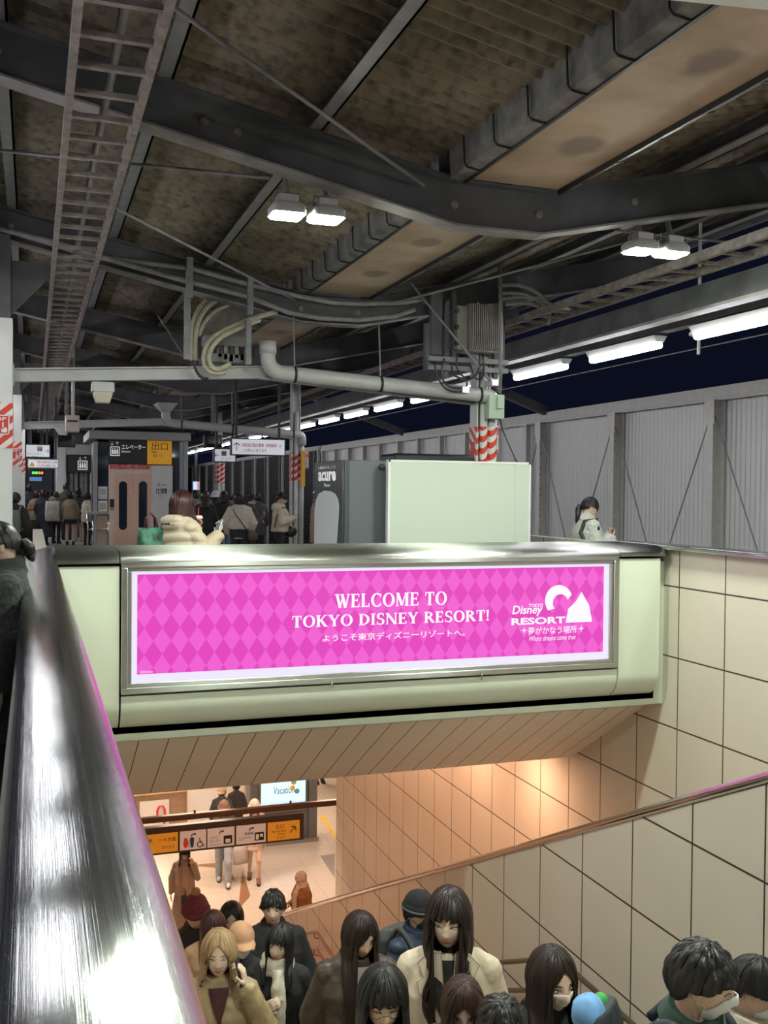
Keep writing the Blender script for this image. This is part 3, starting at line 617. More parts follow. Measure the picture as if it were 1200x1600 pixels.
# tie beams and their hangers
def tie(lab, y):
    pts = [(-.17, 2.60), (2.12, 2.735), (4.50, 2.56)]
    t = thing('tie_beam', lab, 'beam', (2.15, y, 2.6), 'white tie beams across the platform')
    for nm, a, b, wd in (('web', -.055, .06, .012), ('bottom_flange', -.06, -.048, .10), ('top_flange', .052, .064, .10)):
        mb = MB(); mb.rings([[(x, y-wd/2, z+a), (x, y+wd/2, z+a), (x, y+wd/2, z+b), (x, y-wd/2, z+b)] for x, z in pts]); mb.build(nm, offwhite, t)
    MB().box(-.178, -.165, y-.07, y+.07, 2.5, 2.7).build('end_plate', offwhite, t)
tie('long white tie beam from the left pillar to the striped pillar behind the pale screen', 10.0)
tie('white tie beam farther back above the elevator signs', 17.9)
def downpipe(lab, y, py):
    P_ = [(2.18, y-.16, 3.0), (2.18, y-.16, 2.86)]
    for i in range(1, 8): a = PI/2*i/7; P_.append((2.18+.14*(1-math.cos(a)), y-.16, 2.86-.14*math.sin(a)))
    P_ += [(3.2, y-.16, 2.665), (4.56, y-.16, 2.585)]
    for i in range(1, 7): a = PI/2*i/6; P_.append((4.56+.085*math.sin(a), y-.16+.06*math.sin(a), 2.585-.085*(1-math.cos(a))))
    P_.append((4.645, y-.10, 2.40))
    t = thing('drain_pipe', lab, 'pipe', (2.18, y-.16, 2.4), 'drain pipes from the roof gutter')
    MB().tube(P_, .075, 16).build('pipe', pipe_m, t, smooth=True)
    MB().tube([(2.18, y-.16, 2.90), (2.18, y-.16, 3.02)], .085, 16).build('socket', pipe_m, t, smooth=True)
    for x, z in ((2.45, 2.709), (3.35, 2.655), (4.46, 2.59)):
        MB().tube([(x-.012, y-.16, z), (x+.012, y-.16, z)], .083, 16).build('clamp', black, t, smooth=True)
        if x < 4: MB().tube([(x, y-.16, z+.08), (x, y-.1, gb(x)+.02)], .008, 6).build('hanger_rod', greysteel, t)
downpipe('large grey drain pipe sloping to the striped pillar behind the pale screen', 9.95, 0)
downpipe('grey drain pipe farther back, sloping to the pillar beside the vending machine', 18.05, 0)
mb = MB(); mb.rings([[(2.0, 17.6, 3.05), (2.36, 17.6, 3.05), (2.36, 18.2, 3.05), (2.0, 18.2, 3.05)], [(2.1, 17.8, 2.92), (2.26, 17.8, 2.92), (2.26, 17.98, 2.92), (2.1, 17.98, 2.92)]])
tag(mb.build('rain_hopper', offwhite), 'small funnel hopper above the farther drain pipe', 'hopper')
# hanging posts with junction box and curled hoses over the tie beam
def post(lab, x0, x1, yt_, yb_, Y, n=2):
    a = at(x0, yt_, Y=Y); b = at(x1, yb_, Y=Y)
    o = MB().box(a.x, b.x, Y-.03, Y+.03, b.z, a.z).build('hanger_post', greysteel, bevel=.004); tag(o, lab, 'post')
post('long grey hanger post left of the curled hoses', 288, 297, 450, 562, 9.72)
post('short dark hanger post over the conduits, above the left hanger', 291, 301, 402, 466, 9.66)
post('grey hanger post right of the curled hoses', 384, 392, 500, 570, 9.72)
post('short hanger post over the conduits, above the right hanger', 387, 395, 432, 492, 9.66)
a = at(308, 468, Y=10.18); b = at(388, 528, Y=10.18); c = at(380, 566, Y=10.18)
t = thing('cable_junction_box', 'grey cable junction board behind the curled hoses', 'junction box', ((a.x+b.x)/2, 10.18, c.z))
pts = [(a.x+.06, b.z), (b.x, b.z), (b.x, a.z+.02), (a.x+.35, a.z), (a.x+.14, a.z-.12), (a.x+.07, a.z-.28)]
MB().prism(pts, (0, 10.20, 0), UX, UZ, -.05).box(a.x+.3, b.x-.05, 10.06, 10.16, a.z-.06, gb(b.x)+.3).build('back_board', mat('grimy_board', (.20, .185, .17), .8, var=.3, vs_=10), t)
MB().box(a.x+.06, b.x, 10.06, 10.28, b.z-.11, b.z-.01).build('tray', flange, t, bevel=.005)
for k in range(7): MB().box(a.x+.20+k*.055, a.x+.235+k*.055, 10.08, 10.18, b.z-.22-.02*(k % 3), b.z-.11).build('terminal', mat('terminal_grey', (.3, .29, .25), .5) if k % 2 else black, t)
MB().box(a.x+.1, b.x, 10.08, 10.18, c.z-.02, c.z+.06).build('bottom_rail', greysteel, t)
def hose(lab, pts, Y, r=.028, m_=cable_m):
    P_ = [at(p[0], p[1], Y=Y+(p[2] if len(p) > 2 else 0)) for p in pts]
    Q = []
    for i in range(len(P_)-1):
        p0 = P_[max(i-1, 0)]; p1 = P_[i]; p2 = P_[i+1]; p3 = P_[min(i+2, len(P_)-1)]
        for k in range(5):
            s = k/5; Q.append(.5*((2*p1)+(p2-p0)*s+(2*p0-5*p1+4*p2-p3)*s*s+(-p0+3*p1-3*p2+p3)*s**3))
    Q.append(P_[-1])
    o = MB().tube(Q, r, 10).build('cable_hose', m_, smooth=True); tag(o, lab, 'hose'); return o
hose('outer grey hose of the bundle bending down beside the left hanger', [(328, 464, .3), (313, 480, .1), (303, 500), (299, 530), (299, 563)], 9.85, .024)
hose('second grey hose bending down beside the left hanger', [(342, 467, .3), (322, 482, .1), (310, 503), (305, 530), (305, 563)], 9.83, .024)
hose('thin inner hose of the bundle above the junction board', [(372, 472, .3), (340, 484, .1), (320, 503), (311, 525)], 9.9, .018)
hose('upper cream hose curling from the girder down onto the tie beam', [(432, 487, .2), (400, 496, .1), (360, 512), (330, 530), (319, 553), (322, 575), (336, 583), (352, 581)], 9.74, .026)
hose('lower cream hose curling beneath the upper one onto the tie beam', [(405, 500, .2), (368, 515), (342, 530), (328, 550), (328, 568), (340, 577), (360, 568)], 9.70, .024)
hose('dark cable end hanging from the grey hoses in front of the tie beam', [(302, 563), (306, 578), (315, 590), (325, 592)], 9.75, .013, blackcable)
# cables right of the finned cabinet
for k, (lab, pts) in enumerate((('topmost grey hose arching right from the finned cabinet', [(778, 447), (810, 446), (840, 458), (862, 480), (872, 495)]), ('second grey hose arching right from the finned cabinet', [(780, 459), (815, 459), (842, 472), (862, 490)]), ('third grey hose arching right from the finned cabinet', [(782, 468), (815, 464), (845, 470), (868, 478), (900, 486)]), ('lowest grey hose bending down toward the cable ladder', [(790, 476), (825, 474), (848, 483), (858, 497), (856, 508)]))):
    hose(lab, pts, 9.5, .02, greycable)
# finned cabinet on its bracket
Y = 9.62
a = at(716, 472, Y=Y); b = at(779, 551, Y=Y); c = at(735, 470, Y=Y)
t = thing('finned_cabinet', 'finned grey equipment cabinet mounted high on the striped pillar', 'electrical cabinet', ((a.x+b.x)/2, Y, b.z))
fin = mat('cabinet_grey', (.30, .28, .25), .55, var=.12)
MB().box(c.x, b.x, Y+.0, Y+.26, b.z, a.z).build('body', fin, t, bevel=.01)
MB().box(a.x+.02, c.x, Y+.06, Y+.24, b.z+.02, a.z-.02).build('side_box', fin, t, bevel=.008)
nf = 15
for k in range(nf):
    x = c.x+.012+(b.x-c.x-.024)*k/(nf-1)
    mb = MB(); mb.prism([(0, a.z-.01), (-.06, a.z-.012), (-.06, b.z+.05), (-.045, b.z+.02), (0, b.z+.005)], (x-.005, Y, 0), (0, 1, 0), UZ, .010); mb.build('fin', fin, t)
for k, z in enumerate((a.z-.08, (a.z+b.z)/2, b.z+.08)): MB().box(a.x-.005, a.x+.03, Y+.04, Y+.08, z-.02, z+.02).build('hinge', dark, t)
t = thing('mounting_frame', 'dark steel mounting frame under and left of the finned cabinet', 'bracket', (4.4, 9.75, 2.9))
q0 = at(668, 560, Y=9.75); q1 = at(792, 578, Y=9.75)
for nm, z in (('cross_bar', q0.z), ('cross_bar', q0.z-.09)): MB().box(q0.x, q1.x, 9.72, 9.78, z-.025, z+.025).build(nm, greysteel, t)
for x0, x1, y0, y1 in ((664, 671, 505, 580), (673, 689, 458, 555), (694, 700, 470, 590), (706, 712, 455, 560), (771, 777, 545, 590), (781, 787, 440, 585)):
    p0 = at(x0, y0, Y=9.8); p1 = at(x1, y1, Y=9.8); MB().box(p0.x, p1.x, 9.78, 9.84, p1.z, p0.z).build('upright', steel, t)
o = MB().tube([at(781, 400, Y=9.4), at(783, 520, Y=9.42), at(781, 612, Y=9.6)], .022, 8).build('conduit', greycable, smooth=True); tag(o, 'thick vertical conduit at the right of the finned cabinet down to the green box', 'conduit')
for k, (lab, pts) in enumerate((('black cable looping low under the finned cabinet', [(679, 566), (684, 590), (698, 608), (717, 612), (727, 608)]), ('second black cable hanging left of the cabinet', [(694, 560), (690, 585), (700, 603), (722, 606)]), ('black cable looping under the middle of the cabinet', [(705, 572), (712, 588), (735, 592), (748, 578), (749, 552)]), ('black cable hanging at the right under the cabinet', [(735, 570), (744, 592), (756, 585), (754, 552)]), ('thin black cable beside the pillar conduit', [(716, 552), (714, 575), (729, 596), (727, 608)]))):
    hose(lab, pts, 9.66, .010, blackcable)
p0 = at(763, 616, Y=9.72); p1 = at(787, 655, Y=9.72); gbx = mat('pale_green_enamel', (.42, .52, .40), .4)
t = thing('switch_box', 'pale green switch box on the right side of the striped pillar', 'switch box', ((p0.x+p1.x)/2, 9.72, p1.z))
MB().box(p0.x, p1.x, 9.70, 9.82, p1.z, p0.z).build('box', gbx, t, bevel=.008)
q0 = at(776, 619, Y=9.7); q1 = at(785, 639, Y=9.7); MB().box(q0.x, q1.x, 9.675, 9.70, q1.z, q0.z).build('cover', gbx, t, bevel=.004)
o = hose('thin black cable dropping from the green switch box to the pale screen', [(781, 655, .27), (787, 675, .15), (798, 700, -.2), (808, 722, -.55)], 9.45, .009, blackcable)
for lab, x, y in (('small bright work lamp under the finned cabinet', 727, 609), ('small bright work lamp above the green switch box', 773, 598)):
    c = at(x, y, Y=9.64); t = thing('work_lamp', lab, 'lamp', c, 'small lamps under the cabinet')
    MB().box(c.x-.035, c.x+.035, c.y-.015, c.y+.16, c.z-.03, c.z+.03).build('housing', offwhite, t, bevel=.006); MB().box(c.x-.03, c.x+.03, c.y-.022, c.y-.0155, c.z-.025, c.z+.025).build('lens', tube_e, t)
# notice hung at the striped pillars
def notice(lab, x0, x1, y0, y1, Y):
    a = at(x0, y0, Y=Y); b = at(x1, y1, Y=Y); t = thing('notice_plate', lab, 'notice', ((a.x+b.x)/2, Y, b.z))
    MB().box(a.x, b.x, Y-.006, Y+.006, b.z, a.z).build('plate', whitefilm, t)
    h = a.z-b.z; wd = b.x-a.x
    mb = MB(); mb.box(a.x+.06*wd, b.x-.06*wd, Y-.009, Y-.006, a.z-.36*h, a.z-.06*h); mb.box(a.x+.06*wd, b.x-.06*wd, Y-.009, Y-.006, b.z+.03*h, b.z+.10*h); mb.build('red_band', redm, t)
    text('lettering', '非常\n停止', (a.x+.25*wd, Y-.0095, a.z-.33*h), UX, UZ, whitefilm, t, .5*wd, .24*h)
    mb = MB()
    for k in range(6): mb.box(a.x+.15*wd, a.x+wd*(.85 if k % 3 else .7), Y-.0085, Y-.006, b.z+(.17+.07*k)*h, b.z+(.195+.07*k)*h)
    mb.build('small_print', ink, t)
notice('white and red notice plate on the striped pillar behind the pale screen', 769, 778, 665, 707, 9.86)
notice('white and red notice plate on the striped pillar beside the vending machine', 474, 482, 706, 732, 17.95)
a = at(470, 704, Y=17.9); b = at(474, 760, Y=17.9); o = MB().box(a.x, b.x+.02, 17.86, 17.9, b.z, a.z).build('yellow_guard', mat('orange_yellow_film', (.75, .38, .04), .5)); tag(o, 'narrow orange yellow guard strip on the pillar by the vending machine', 'guard strip')
# loudspeaker, cameras, monitors
a = at(143, 594, Y=9.9); b = at(178, 614, Y=9.9); c = at(160, 630, Y=9.9); cream = mat('cream_plastic', (.52, .47, .40), .5)
t = thing('loudspeaker', 'cream horn loudspeaker hanging under the left part of the tie beam', 'loudspeaker', ((a.x+b.x)/2, 9.9, c.z))
MB().box(a.x, b.x, 9.82, 10.0, b.z, 2.56).build('box', offwhite, t, bevel=.008)
mb = MB(); xm = (a.x+b.x)/2
mb.rings([[(xm+s*(.085 if i else .085)*k_, 9.9+u*.08*k_, z) for s, u in ((-1, -1), (1, -1), (1, 1), (-1, 1))] for i, (z, k_) in enumerate(((b.z, 1.0), (b.z-.02, 1.02), (c.z, .72)))]); mb.build('horn', cream, t, bevel=.006)
def camera_(lab, x, y, Y, ztop):
    c = at(x, y, Y=Y); t = thing('surveillance_camera', lab, 'camera', c)
    MB().box(c.x-.13, c.x+.09, Y-.12, Y+.16, c.z-.14, c.z+.13).build('housing', cream, t, bevel=.015)
    MB().box(c.x-.10, c.x+.06, Y-.125, Y-.12, c.z+.02, c.z+.05).build('lens_slot', black, t)
    MB().tube([(c.x-.01, Y, c.z+.13), (c.x-.01, Y, ztop)], .028, 10).build('drop_rod', white, t, smooth=True)
    MB().prism([(-.14, 0), (.12, 0), (.06, -.12), (-.06, -.12)], (c.x-.16, Y+.18, c.z-.06), UX, UZ, -.02).build('bracket', offwhite, t)
camera_('cream surveillance camera hanging on a rod at the left above the black monitor', 115, 662, 17.2, 3.9)
def monitor(lab, x0, x1, y0, y1, Y):
    a = at(x0, y0, Y=Y); b = at(x1, y1, Y=Y); t = thing('hanging_monitor', lab, 'monitor', ((a.x+b.x)/2, Y, b.z))
    MB().box(a.x, b.x, Y, Y+.10, b.z, a.z).build('case', black, t, bevel=.01); MB().box(a.x+.02, b.x-.02, Y-.006, Y-.001, b.z+.02, a.z-.02).build('screen', mat('screen_glass', (.012, .012, .016), .12), t)
    MB().box((a.x+b.x)/2-.03, (a.x+b.x)/2+.03, Y+.03, Y+.07, a.z, gb((a.x+b.x)/2)+.42).build('drop_rod', greysteel, t)
monitor('black hanging monitor at the left below the surveillance camera', 90, 118, 677, 699, 18.4)
monitor('black hanging monitor above the small direction sign by the far pillar', 319, 347, 679, 700, 18.6)
# ================================================================ HANGING SIGNS
arrow_up = [(-.02, 0), (.02, 0), (.02, .62), (.16, .46), (.21, .50), (0, .74), (-.21, .50), (-.16, .46), (-.02, .62)]
def arrow(parent, c, s, ang, m_, Y, dep=.003):
    ca, sa = math.cos(math.radians(ang)), math.sin(math.radians(ang)); k = 1.6
    pts = [(k*x*ca-(y-.37)*sa, k*x*sa+(y-.37)*ca) for x, y in arrow_up]
    return MB().prism([(p[0]*s, p[1]*s) for p in pts], (c[0], Y, c[1]), UX, UZ, dep).build('arrow', m_, parent)
def board(nm, lab, x0, x1, y0, y1, Y, face, case, dep=.14, rim=.02):
    a = at(x0, y0, Y=Y); b = at(x1, y1, Y=Y); t = thing(nm, lab, 'sign', ((a.x+b.x)/2, Y, b.z))
    MB().box(a.x, b.x, Y, Y+dep, b.z, a.z).build('case', case, t, bevel=.006); MB().box(a.x+rim, b.x-rim, Y-.006, Y-.001, b.z+rim, a.z-rim).build('face', face, t)
    return t, a.x, b.x, b.z, a.z
def hang(t, x0, x1, z, Y):
    for x in (x0, x1): MB().box(x-.02, x+.02, Y+.05, Y+.09, z, gb(x)+.42).build('drop_rod', dark, t)
t, x0, x1, z0, z1 = board('direction_sign', 'long white hanging sign with an up arrow and two lines of red lettering', 361, 446, 684, 713, 17.3, signwhite, dark); hang(t, x0+.1, x1-.1, z1, 17.3)
h = z1-z0; wd = x1-x0
arrow(t, (x0+.10*wd, z0+.52*h), .62*h, 0, ink, 17.292)
text('lettering', '西船橋方面の電車（8両編成）は', (x0+.2*wd, 17.293, z0+.50*h), UX, UZ, redtext, t, .72*wd, .22*h, bold=.01); text('lettering', 'この先にとまります', (x0+.2*wd, 17.293, z0+.20*h), UX, UZ, redtext, t, .45*wd, .2*h, bold=.01)
def elev_icon(t, cx, cz, s, Y, fg, bg):
    mb = MB(); mb.prism(rrect(cx-s/2, cx+s/2, cz-s/2, cz+s/2, s*.06, 2), (0, Y, 0), UX, UZ, .003); mb.build('pictogram', fg, t)
    mb = MB(); mb.prism(rrect(cx-s*.41, cx+s*.41, cz-s*.41, cz+s*.41, s*.04, 2), (0, Y-.003, 0), UX, UZ, .002); mb.build('pictogram', bg, t)
    mb = MB()
    for k in (-1, 0, 1): mb.prism(rrect(cx+k*s*.24-s*.085, cx+k*s*.24+s*.085, cz-s*.3, cz+s*.13, s*.05, 2), (0, Y-.0055, 0), UX, UZ, .002); mb.prism([(cx+k*s*.24+s*.07*math.cos(i), cz+s*.23+s*.07*math.sin(i)) for i in np.linspace(0, 2*PI, 10)[:-1]], (0, Y-.0055, 0), UX, UZ, .002)
    mb.build('pictogram', fg, t)
for nm, lab, bx, Y, ang, icx, arx, tx in (('direction_sign', 'small white hanging sign with a left arrow and an elevator pictogram', (334, 369, 700, 723), 18.0, 90, .45, .14, .30), ('direction_sign', 'white hanging sign with a right arrow and an elevator pictogram at the far left', (39, 79, 693, 716), 18.0, -90, .58, .84, .1)):
    t, x0, x1, z0, z1 = board(nm, lab, *bx, Y, signwhite, dark); h = z1-z0; wd = x1-x0; hang(t, x0+.06, x1-.06, z1, Y)
    elev_icon(t, x0+icx*wd, z0+.64*h, .34*h, Y-.008, mat('navy_pictogram', (.02, .05, .12), .5), whitefilm); arrow(t, (x0+arx*wd, z0+.5*h), .42*h, ang, ink, Y-.008)
    text('lettering', 'エレベーター', (x0+tx*wd, Y-.0075, z0+.22*h), UX, UZ, ink, t, .55*wd, .16*h); text('lettering', 'Elevator', (x0+(tx+.18)*wd, Y-.0075, z0+.1*h), UX, UZ, ink, t, .2*wd, .07*h)
t, x0, x1, z0, z1 = board('caution_sign', 'white hanging sign with a yellow warning triangle and red lettering', 43, 92, 717, 732, 22.5, signwhite, offwhite); h = z1-z0; wd = x1-x0; hang(t, x0+.06, x1-.06, z1, 22.5)
MB().prism([(0, 0), (.6*h, 0), (.3*h, .55*h)], (x0+.05*wd, 22.492, z0+.2*h), UX, UZ, .003).build('pictogram', mat('warning_yellow', (.8, .55, .03), .5), t)
text('lettering', '列車の前後方向にご注意', (x0+.3*wd, 22.493, z0+.54*h), UX, UZ, redtext, t, .64*wd, .26*h, bold=.01); text('lettering', 'この付近は混雑します', (x0+.3*wd, 22.493, z0+.18*h), UX, UZ, redtext, t, .6*wd, .24*h, bold=.01)
t, x0, x1, z0, z1 = board('departure_board', 'small departure board with green and orange lit characters', 44, 70, 734, 744, 30, mat('led_black', (.01, .01, .01), .4), black); hang(t, x0+.06, x1-.06, z1, 30)
mb = MB(); hb = z1-z0; text('lettering', '快速', (x0+.1, 29.99, z0+.3*hb), UX, UZ, mat('led_green', (0, .1, 0), .5, emit=(.1, 1, .15), es=2.2), t, None, .45*hb, bold=.02); text('lettering', '8:8', (x0+.62*(x1-x0), 29.99, z0+.3*hb), UX, UZ, mat('led_orange', (.1, .02, 0), .5, emit=(1, .25, .05), es=2.2), t, None, .45*hb, bold=.02)
t, x0, x1, z0, z1 = board('platform_sign', 'distant blue platform sign below the departure board', 46, 66, 745, 752, 38, mat('sign_blue', (.05, .16, .35), .5, emit=(.1, .3, .7), es=.5), offwhite); hang(t, x0+.06, x1-.06, z1, 38)
t, x0, x1, z0, z1 = board('shop_lamp', 'small blue, white and red lit panel far behind the people right of the elevator', 301, 312, 752, 766, 36, mat('backlit_blue_white', (.1, .1, .2), .5, emit=(.45, .65, 1), es=1.2), offwhite)
hang(t, x0+.1, x1-.1, z1, 36)
MB().box(x0+(x1-x0)*.65, x1-.03, 35.985, 35.99, z0+.03, z1-.03).build('red_panel', mat('backlit_red', (.2, .02, .02), .5, emit=(1, .12, .1), es=.9), t)
def wheelchair(par, cx, cz, s, Y, m_):
    mb = MB(); r = .055*s
    mb.tube([(cx+.30*s*math.cos(math.radians(q))-.04*s, Y, cz-.15*s+.30*s*math.sin(math.radians(q))) for q in range(110, 385, 15)], r, 6)
    mb.tube([(cx-.06*s, Y, cz+.30*s), (cx-.04*s, Y, cz-.02*s), (cx+.20*s, Y, cz-.02*s), (cx+.32*s, Y, cz-.36*s), (cx+.44*s, Y, cz-.36*s)], r, 6)
    mb.tube([(cx-.05*s, Y, cz+.14*s), (cx+.18*s, Y, cz+.14*s)], r, 6); mb.ell((cx-.07*s, Y, cz+.44*s), (.085*s, r, .085*s), 10, 6)
    return mb.build('pictogram', m_, par)
# ================================================================ ELEVATOR TOWER
YE = 26.0
def ex(x, y=760): return at(x, y, Y=YE)
def ebox(mb, x0, x1, y0, y1, ya=0, yb_=.06, k=0, z0=None):
    a = ex(x0, y0); b = ex(x1, y1); return mb.box(a.x, b.x, YE+ya, YE+yb_, b.z if z0 is None else z0, a.z, k)
c = ex(215, 850); t = thing('elevator', 'glass walled elevator with salmon doors under a dark sign board', 'elevator', (c.x, YE, 0))
grey = mat('grey_panel', (.33, .33, .33), .45)
mb = MB(); ebox(mb, 138, 295, 673, 690, -.35, 2.6); mb.build('fascia', grey, t, bevel=.02)
mb = MB(); ebox(mb, 150, 292, 665, 672, -.2, 2.5); mb.build('roof', dark, t)
mb = MB(); ebox(mb, 151, 170, 690, 850, .05, .1, z0=0); mb.build('glass_wall', glass, t); mb = MB(); ebox(mb, 268, 281, 690, 850, .05, .1, z0=0); mb.build('glass_wall', glass, t)
mb = MB(); a = ex(151); b = ex(289); mb.box(a.x, a.x+.04, YE+.1, YE+2.3, 0, 2.9); mb.box(b.x-.04, b.x, YE+.1, YE+2.3, 0, 2.9); mb.box(a.x, b.x, YE+2.3, YE+2.34, 0, 2.9); mb.build('shaft_wall', dark, t)
for x in (149, 290): mb = MB(); ebox(mb, x-3, x+3, 690, 850, -.02, .12, z0=0); mb.build('corner_post', grey, t)
mb = MB(); ebox(mb, 281, 287, 690, 850, .0, .06, z0=0); mb.build('corner_post', mat('blue_grey_metal', (.22, .26, .32), .3, .4), t)
mb = MB(); ebox(mb, 170, 237, 726, 850, 0, .08, z0=0); mb.build('door_surround', mat('pale_salmon_panel', (.80, .63, .54), .45), t)
for x0, x1 in ((179.5, 206.5), (207.5, 235)):
    mb = MB(); ebox(mb, x0, x1, 740, 850, -.012, .0, z0=.02); d = mb.build('door', pink, t)
    xm = (x0+x1)/2+(-1 if x0 < 200 else 2); a = ex(xm-6.2, 752); b = ex(xm+6.2, 828)
    MB().prism(rrect(a.x, b.x, b.z, a.z, (b.x-a.x)/2*.98, 8), (0, YE-.016, 0), UX, UZ, .004).build('window', glass, d)
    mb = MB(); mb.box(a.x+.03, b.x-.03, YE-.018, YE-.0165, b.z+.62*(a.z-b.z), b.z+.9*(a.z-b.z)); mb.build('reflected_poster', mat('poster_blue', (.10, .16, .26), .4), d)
    mb = MB(); q = ex(xm, 798); mb.box(q.x-.07, q.x+.07, YE-.0185, YE-.0165, q.z-.08, q.z+.12); mb.build('inner_notice', whitefilm, d)
mb = MB(); ebox(mb, 237, 269, 727, 850, -.01, .08, z0=0); mb.build('white_panel', white, t)
mb = MB(); ebox(mb, 170, 230, 685, 725, -.03, .05); sb = mb.build('sign_board', dark, t)
a = ex(180, 702); b = ex(179, 712); s_ = (ex(187).x-ex(172).x); ic = ex(179.5, 705); elev_icon(sb, ic.x, ic.z, s_, YE-.036, whiteink, dark)
arrow(sb, (ex(175, 694).x, ex(175, 693).z), s_*.5, 180, whiteink, YE-.034); arrow(sb, (ex(183, 694).x, ex(183, 693).z), s_*.5, 0, whiteink, YE-.034)
a = ex(190, 702); b = ex(227, 695); text('lettering', 'エレベーター', (a.x, YE-.032, a.z), UX, UZ, whiteink, sb, b.x-a.x, b.z-a.z, bold=.01); a = ex(190, 707); b = ex(204, 704); text('lettering', 'Elevator', (a.x, YE-.032, a.z), UX, UZ, whiteink, sb, b.x-a.x, b.z-a.z)
mb = MB(); ebox(mb, 230, 268, 686, 726, -.035, .05); sb = mb.build('exit_board', yellow, t)
for s, bx in (('出口', (237, 703, 262, 692)), ('Exit', (237, 708, 245, 704)), ('출구', (238, 714, 254, 710))):
    a = ex(bx[0], bx[1]); b = ex(bx[2], bx[3]); text('lettering', s, (a.x, YE-.038, a.z), UX, UZ, ink if s != '출구' else mat('grey_lettering', (.25, .16, .06), .5), sb, b.x-a.x, b.z-a.z)
mb = MB(); ebox(mb, 172, 233, 725, 733, -.03, .0); sb = mb.build('red_sign', redm, t); a = ex(174, 732); b = ex(231, 726); text('lettering', 'エスカレーターは終日ご利用になれます', (a.x, YE-.032, a.z), UX, UZ, whitefilm, sb, b.x-a.x, b.z-a.z)
c = ex(248, 756); arrow(t, (c.x, c.z), .15, 180, ink, YE-.014); a = ex(253, 759); text('lettering', '改札', (a.x, YE-.012, a.z), UX, UZ, ink, t, .13, .04)
for x in (248, 256.5):
    mb = MB(); ebox(mb, x-3.8, x+3.8, 763.5, 771, -.014, -.0105); mb.build('pictogram', ink, t)
a = ex(246, 769.5); wheelchair(t, ex(256.3).x, ex(256, 767.3).z, .10, YE-.016, whitefilm)
mb = MB()
for k in (-1, 1): q = ex(248+k*1.7, 767.5); mb.box(q.x-.016, q.x+.016, YE-.018, YE-.015, q.z-.045, q.z+.03); mb.ell((q.x, YE-.016, q.z+.05), (.014, .003, .014), 8, 5)
mb.build('pictogram', whitefilm, t); a = ex(245, 776); text('lettering', 'お手洗い', (a.x, YE-.012, a.z), UX, UZ, ink, t, .16, .035)
mb = MB(); ebox(mb, 171.5, 178, 782, 797, -.03, 0); cp = mb.build('call_panel', mat('call_panel_steel', (.3, .29, .28), .4, .5), t)
mb = MB(); q = ex(174.5, 786); mb.box(q.x-.05, q.x+.05, YE-.036, YE-.03, q.z-.1, q.z+.1); mb.build('button_plate', black, cp)
for lab, y0, y1, m_ in (('upper', 760, 780, mat('poster_pale_blue', (.45, .62, .72), .5)), ('lower', 782, 803, mat('poster_beige', (.62, .56, .46), .5))):
    a = ex(153.5, y0); b = ex(168, y1); q = thing('paper_notice', '%s paper notice on the glass at the left of the elevator doors' % lab, 'notice', ((a.x+b.x)/2, YE+.03, b.z)); h = a.z-b.z
    MB().box(a.x, b.x, YE+.035, YE+.045, b.z, a.z).build('sheet', whitefilm, q); MB().box(a.x+.01, b.x-.01, YE+.031, YE+.035, b.z+.06*h, b.z+.22*h).build('band', m_, q)
    mb = MB()
    for k in range(3): mb.box(a.x+.04, b.x-.04, YE+.031, YE+.035, b.z+(.4+.15*k)*h, b.z+(.45+.15*k)*h)
    mb.build('lettering', mat('poster_ink', (.06, .10, .16), .5) if lab == 'upper' else ink, q)
a = at(135, 808, Y=24.6); b = at(170, 808, Y=24.6)
t = thing('barrier_counter', 'wood fronted barrier with metal rails left of the elevator', 'barrier', ((a.x+b.x)/2, 24.6, 0)); wood = mat('beige_wood_panel', (.42, .31, .24), .5, var=.15, vs_=4, stretch=(1, 1, .2))
MB().box(a.x+.22, b.x, 24.5, 24.7, .05, .95).build('panel', wood, t, bevel=.01); MB().box(a.x, b.x, 24.45, 24.75, .97, 1.03).build('top', grey, t, bevel=.01)
for x in (a.x+.02, a.x+.14, b.x-.02): MB().tube([(x, 24.5, 0), (x, 24.5, 1.0)], .022, 8).build('post', chrome, t, smooth=True)
MB().tube([(a.x, 24.48, .62), (b.x, 24.48, .62)], .018, 8).build('rail', chrome, t, smooth=True)
# kiosk block behind the queue with the black elevator sign
YK = 34.0
def kx(x, y=760): return at(x, y, Y=YK)
c = kx(115); t = thing('elevator_hall_block', 'white columned block with a black elevator sign behind the queue', 'kiosk', (c.x, YK, 0))
a = kx(87); b = kx(150); MB().box(a.x, b.x, YK+.2, YK+3, 0, 3.3).build('body', mat('dim_glass_wall', (.10, .10, .11), .25), t)
for x0, x1 in ((87, 104), (141, 151)): p0 = kx(x0); p1 = kx(x1); MB().box(p0.x, p1.x, YK, YK+.3, 0, 3.2).build('column', white, t, bevel=.05)
p0 = kx(104, 694); p1 = kx(141, 711); MB().box(p0.x, p1.x, YK+.02, YK+.2, p1.z, p0.z).build('lintel', offwhite, t)
p0 = kx(106, 711); p1 = kx(141, 738); sb = MB().box(p0.x, p1.x, YK-.04, YK+.1, p1.z, p0.z).build('sign_board', dark, t)
c = kx(129, 727); elev_icon(sb, c.x, c.z, .30, YK-.048, whiteink, dark); arrow(sb, (kx(125).x, kx(125, 716).z), .13, 180, whiteink, YK-.044); arrow(sb, (kx(133).x, kx(133, 716).z), .13, 0, whiteink, YK-.044)
for x in (112, 119, 128, 134): p0 = kx(x); MB().box(p0.x-.05, p0.x+.05, YK+.12, YK+.2, 0, 2.2).build('mullion', greysteel, t)
# distant lit concourse end at the left
o = MB().box(-4, 1.0, 58, 58.3, 0, 3.2).build('far_wall', mat('far_wall_paint', (.35, .36, .38), .6, var=.2, vs_=.8)); o['kind'] = 'structure'; o.name = 'wall_back'
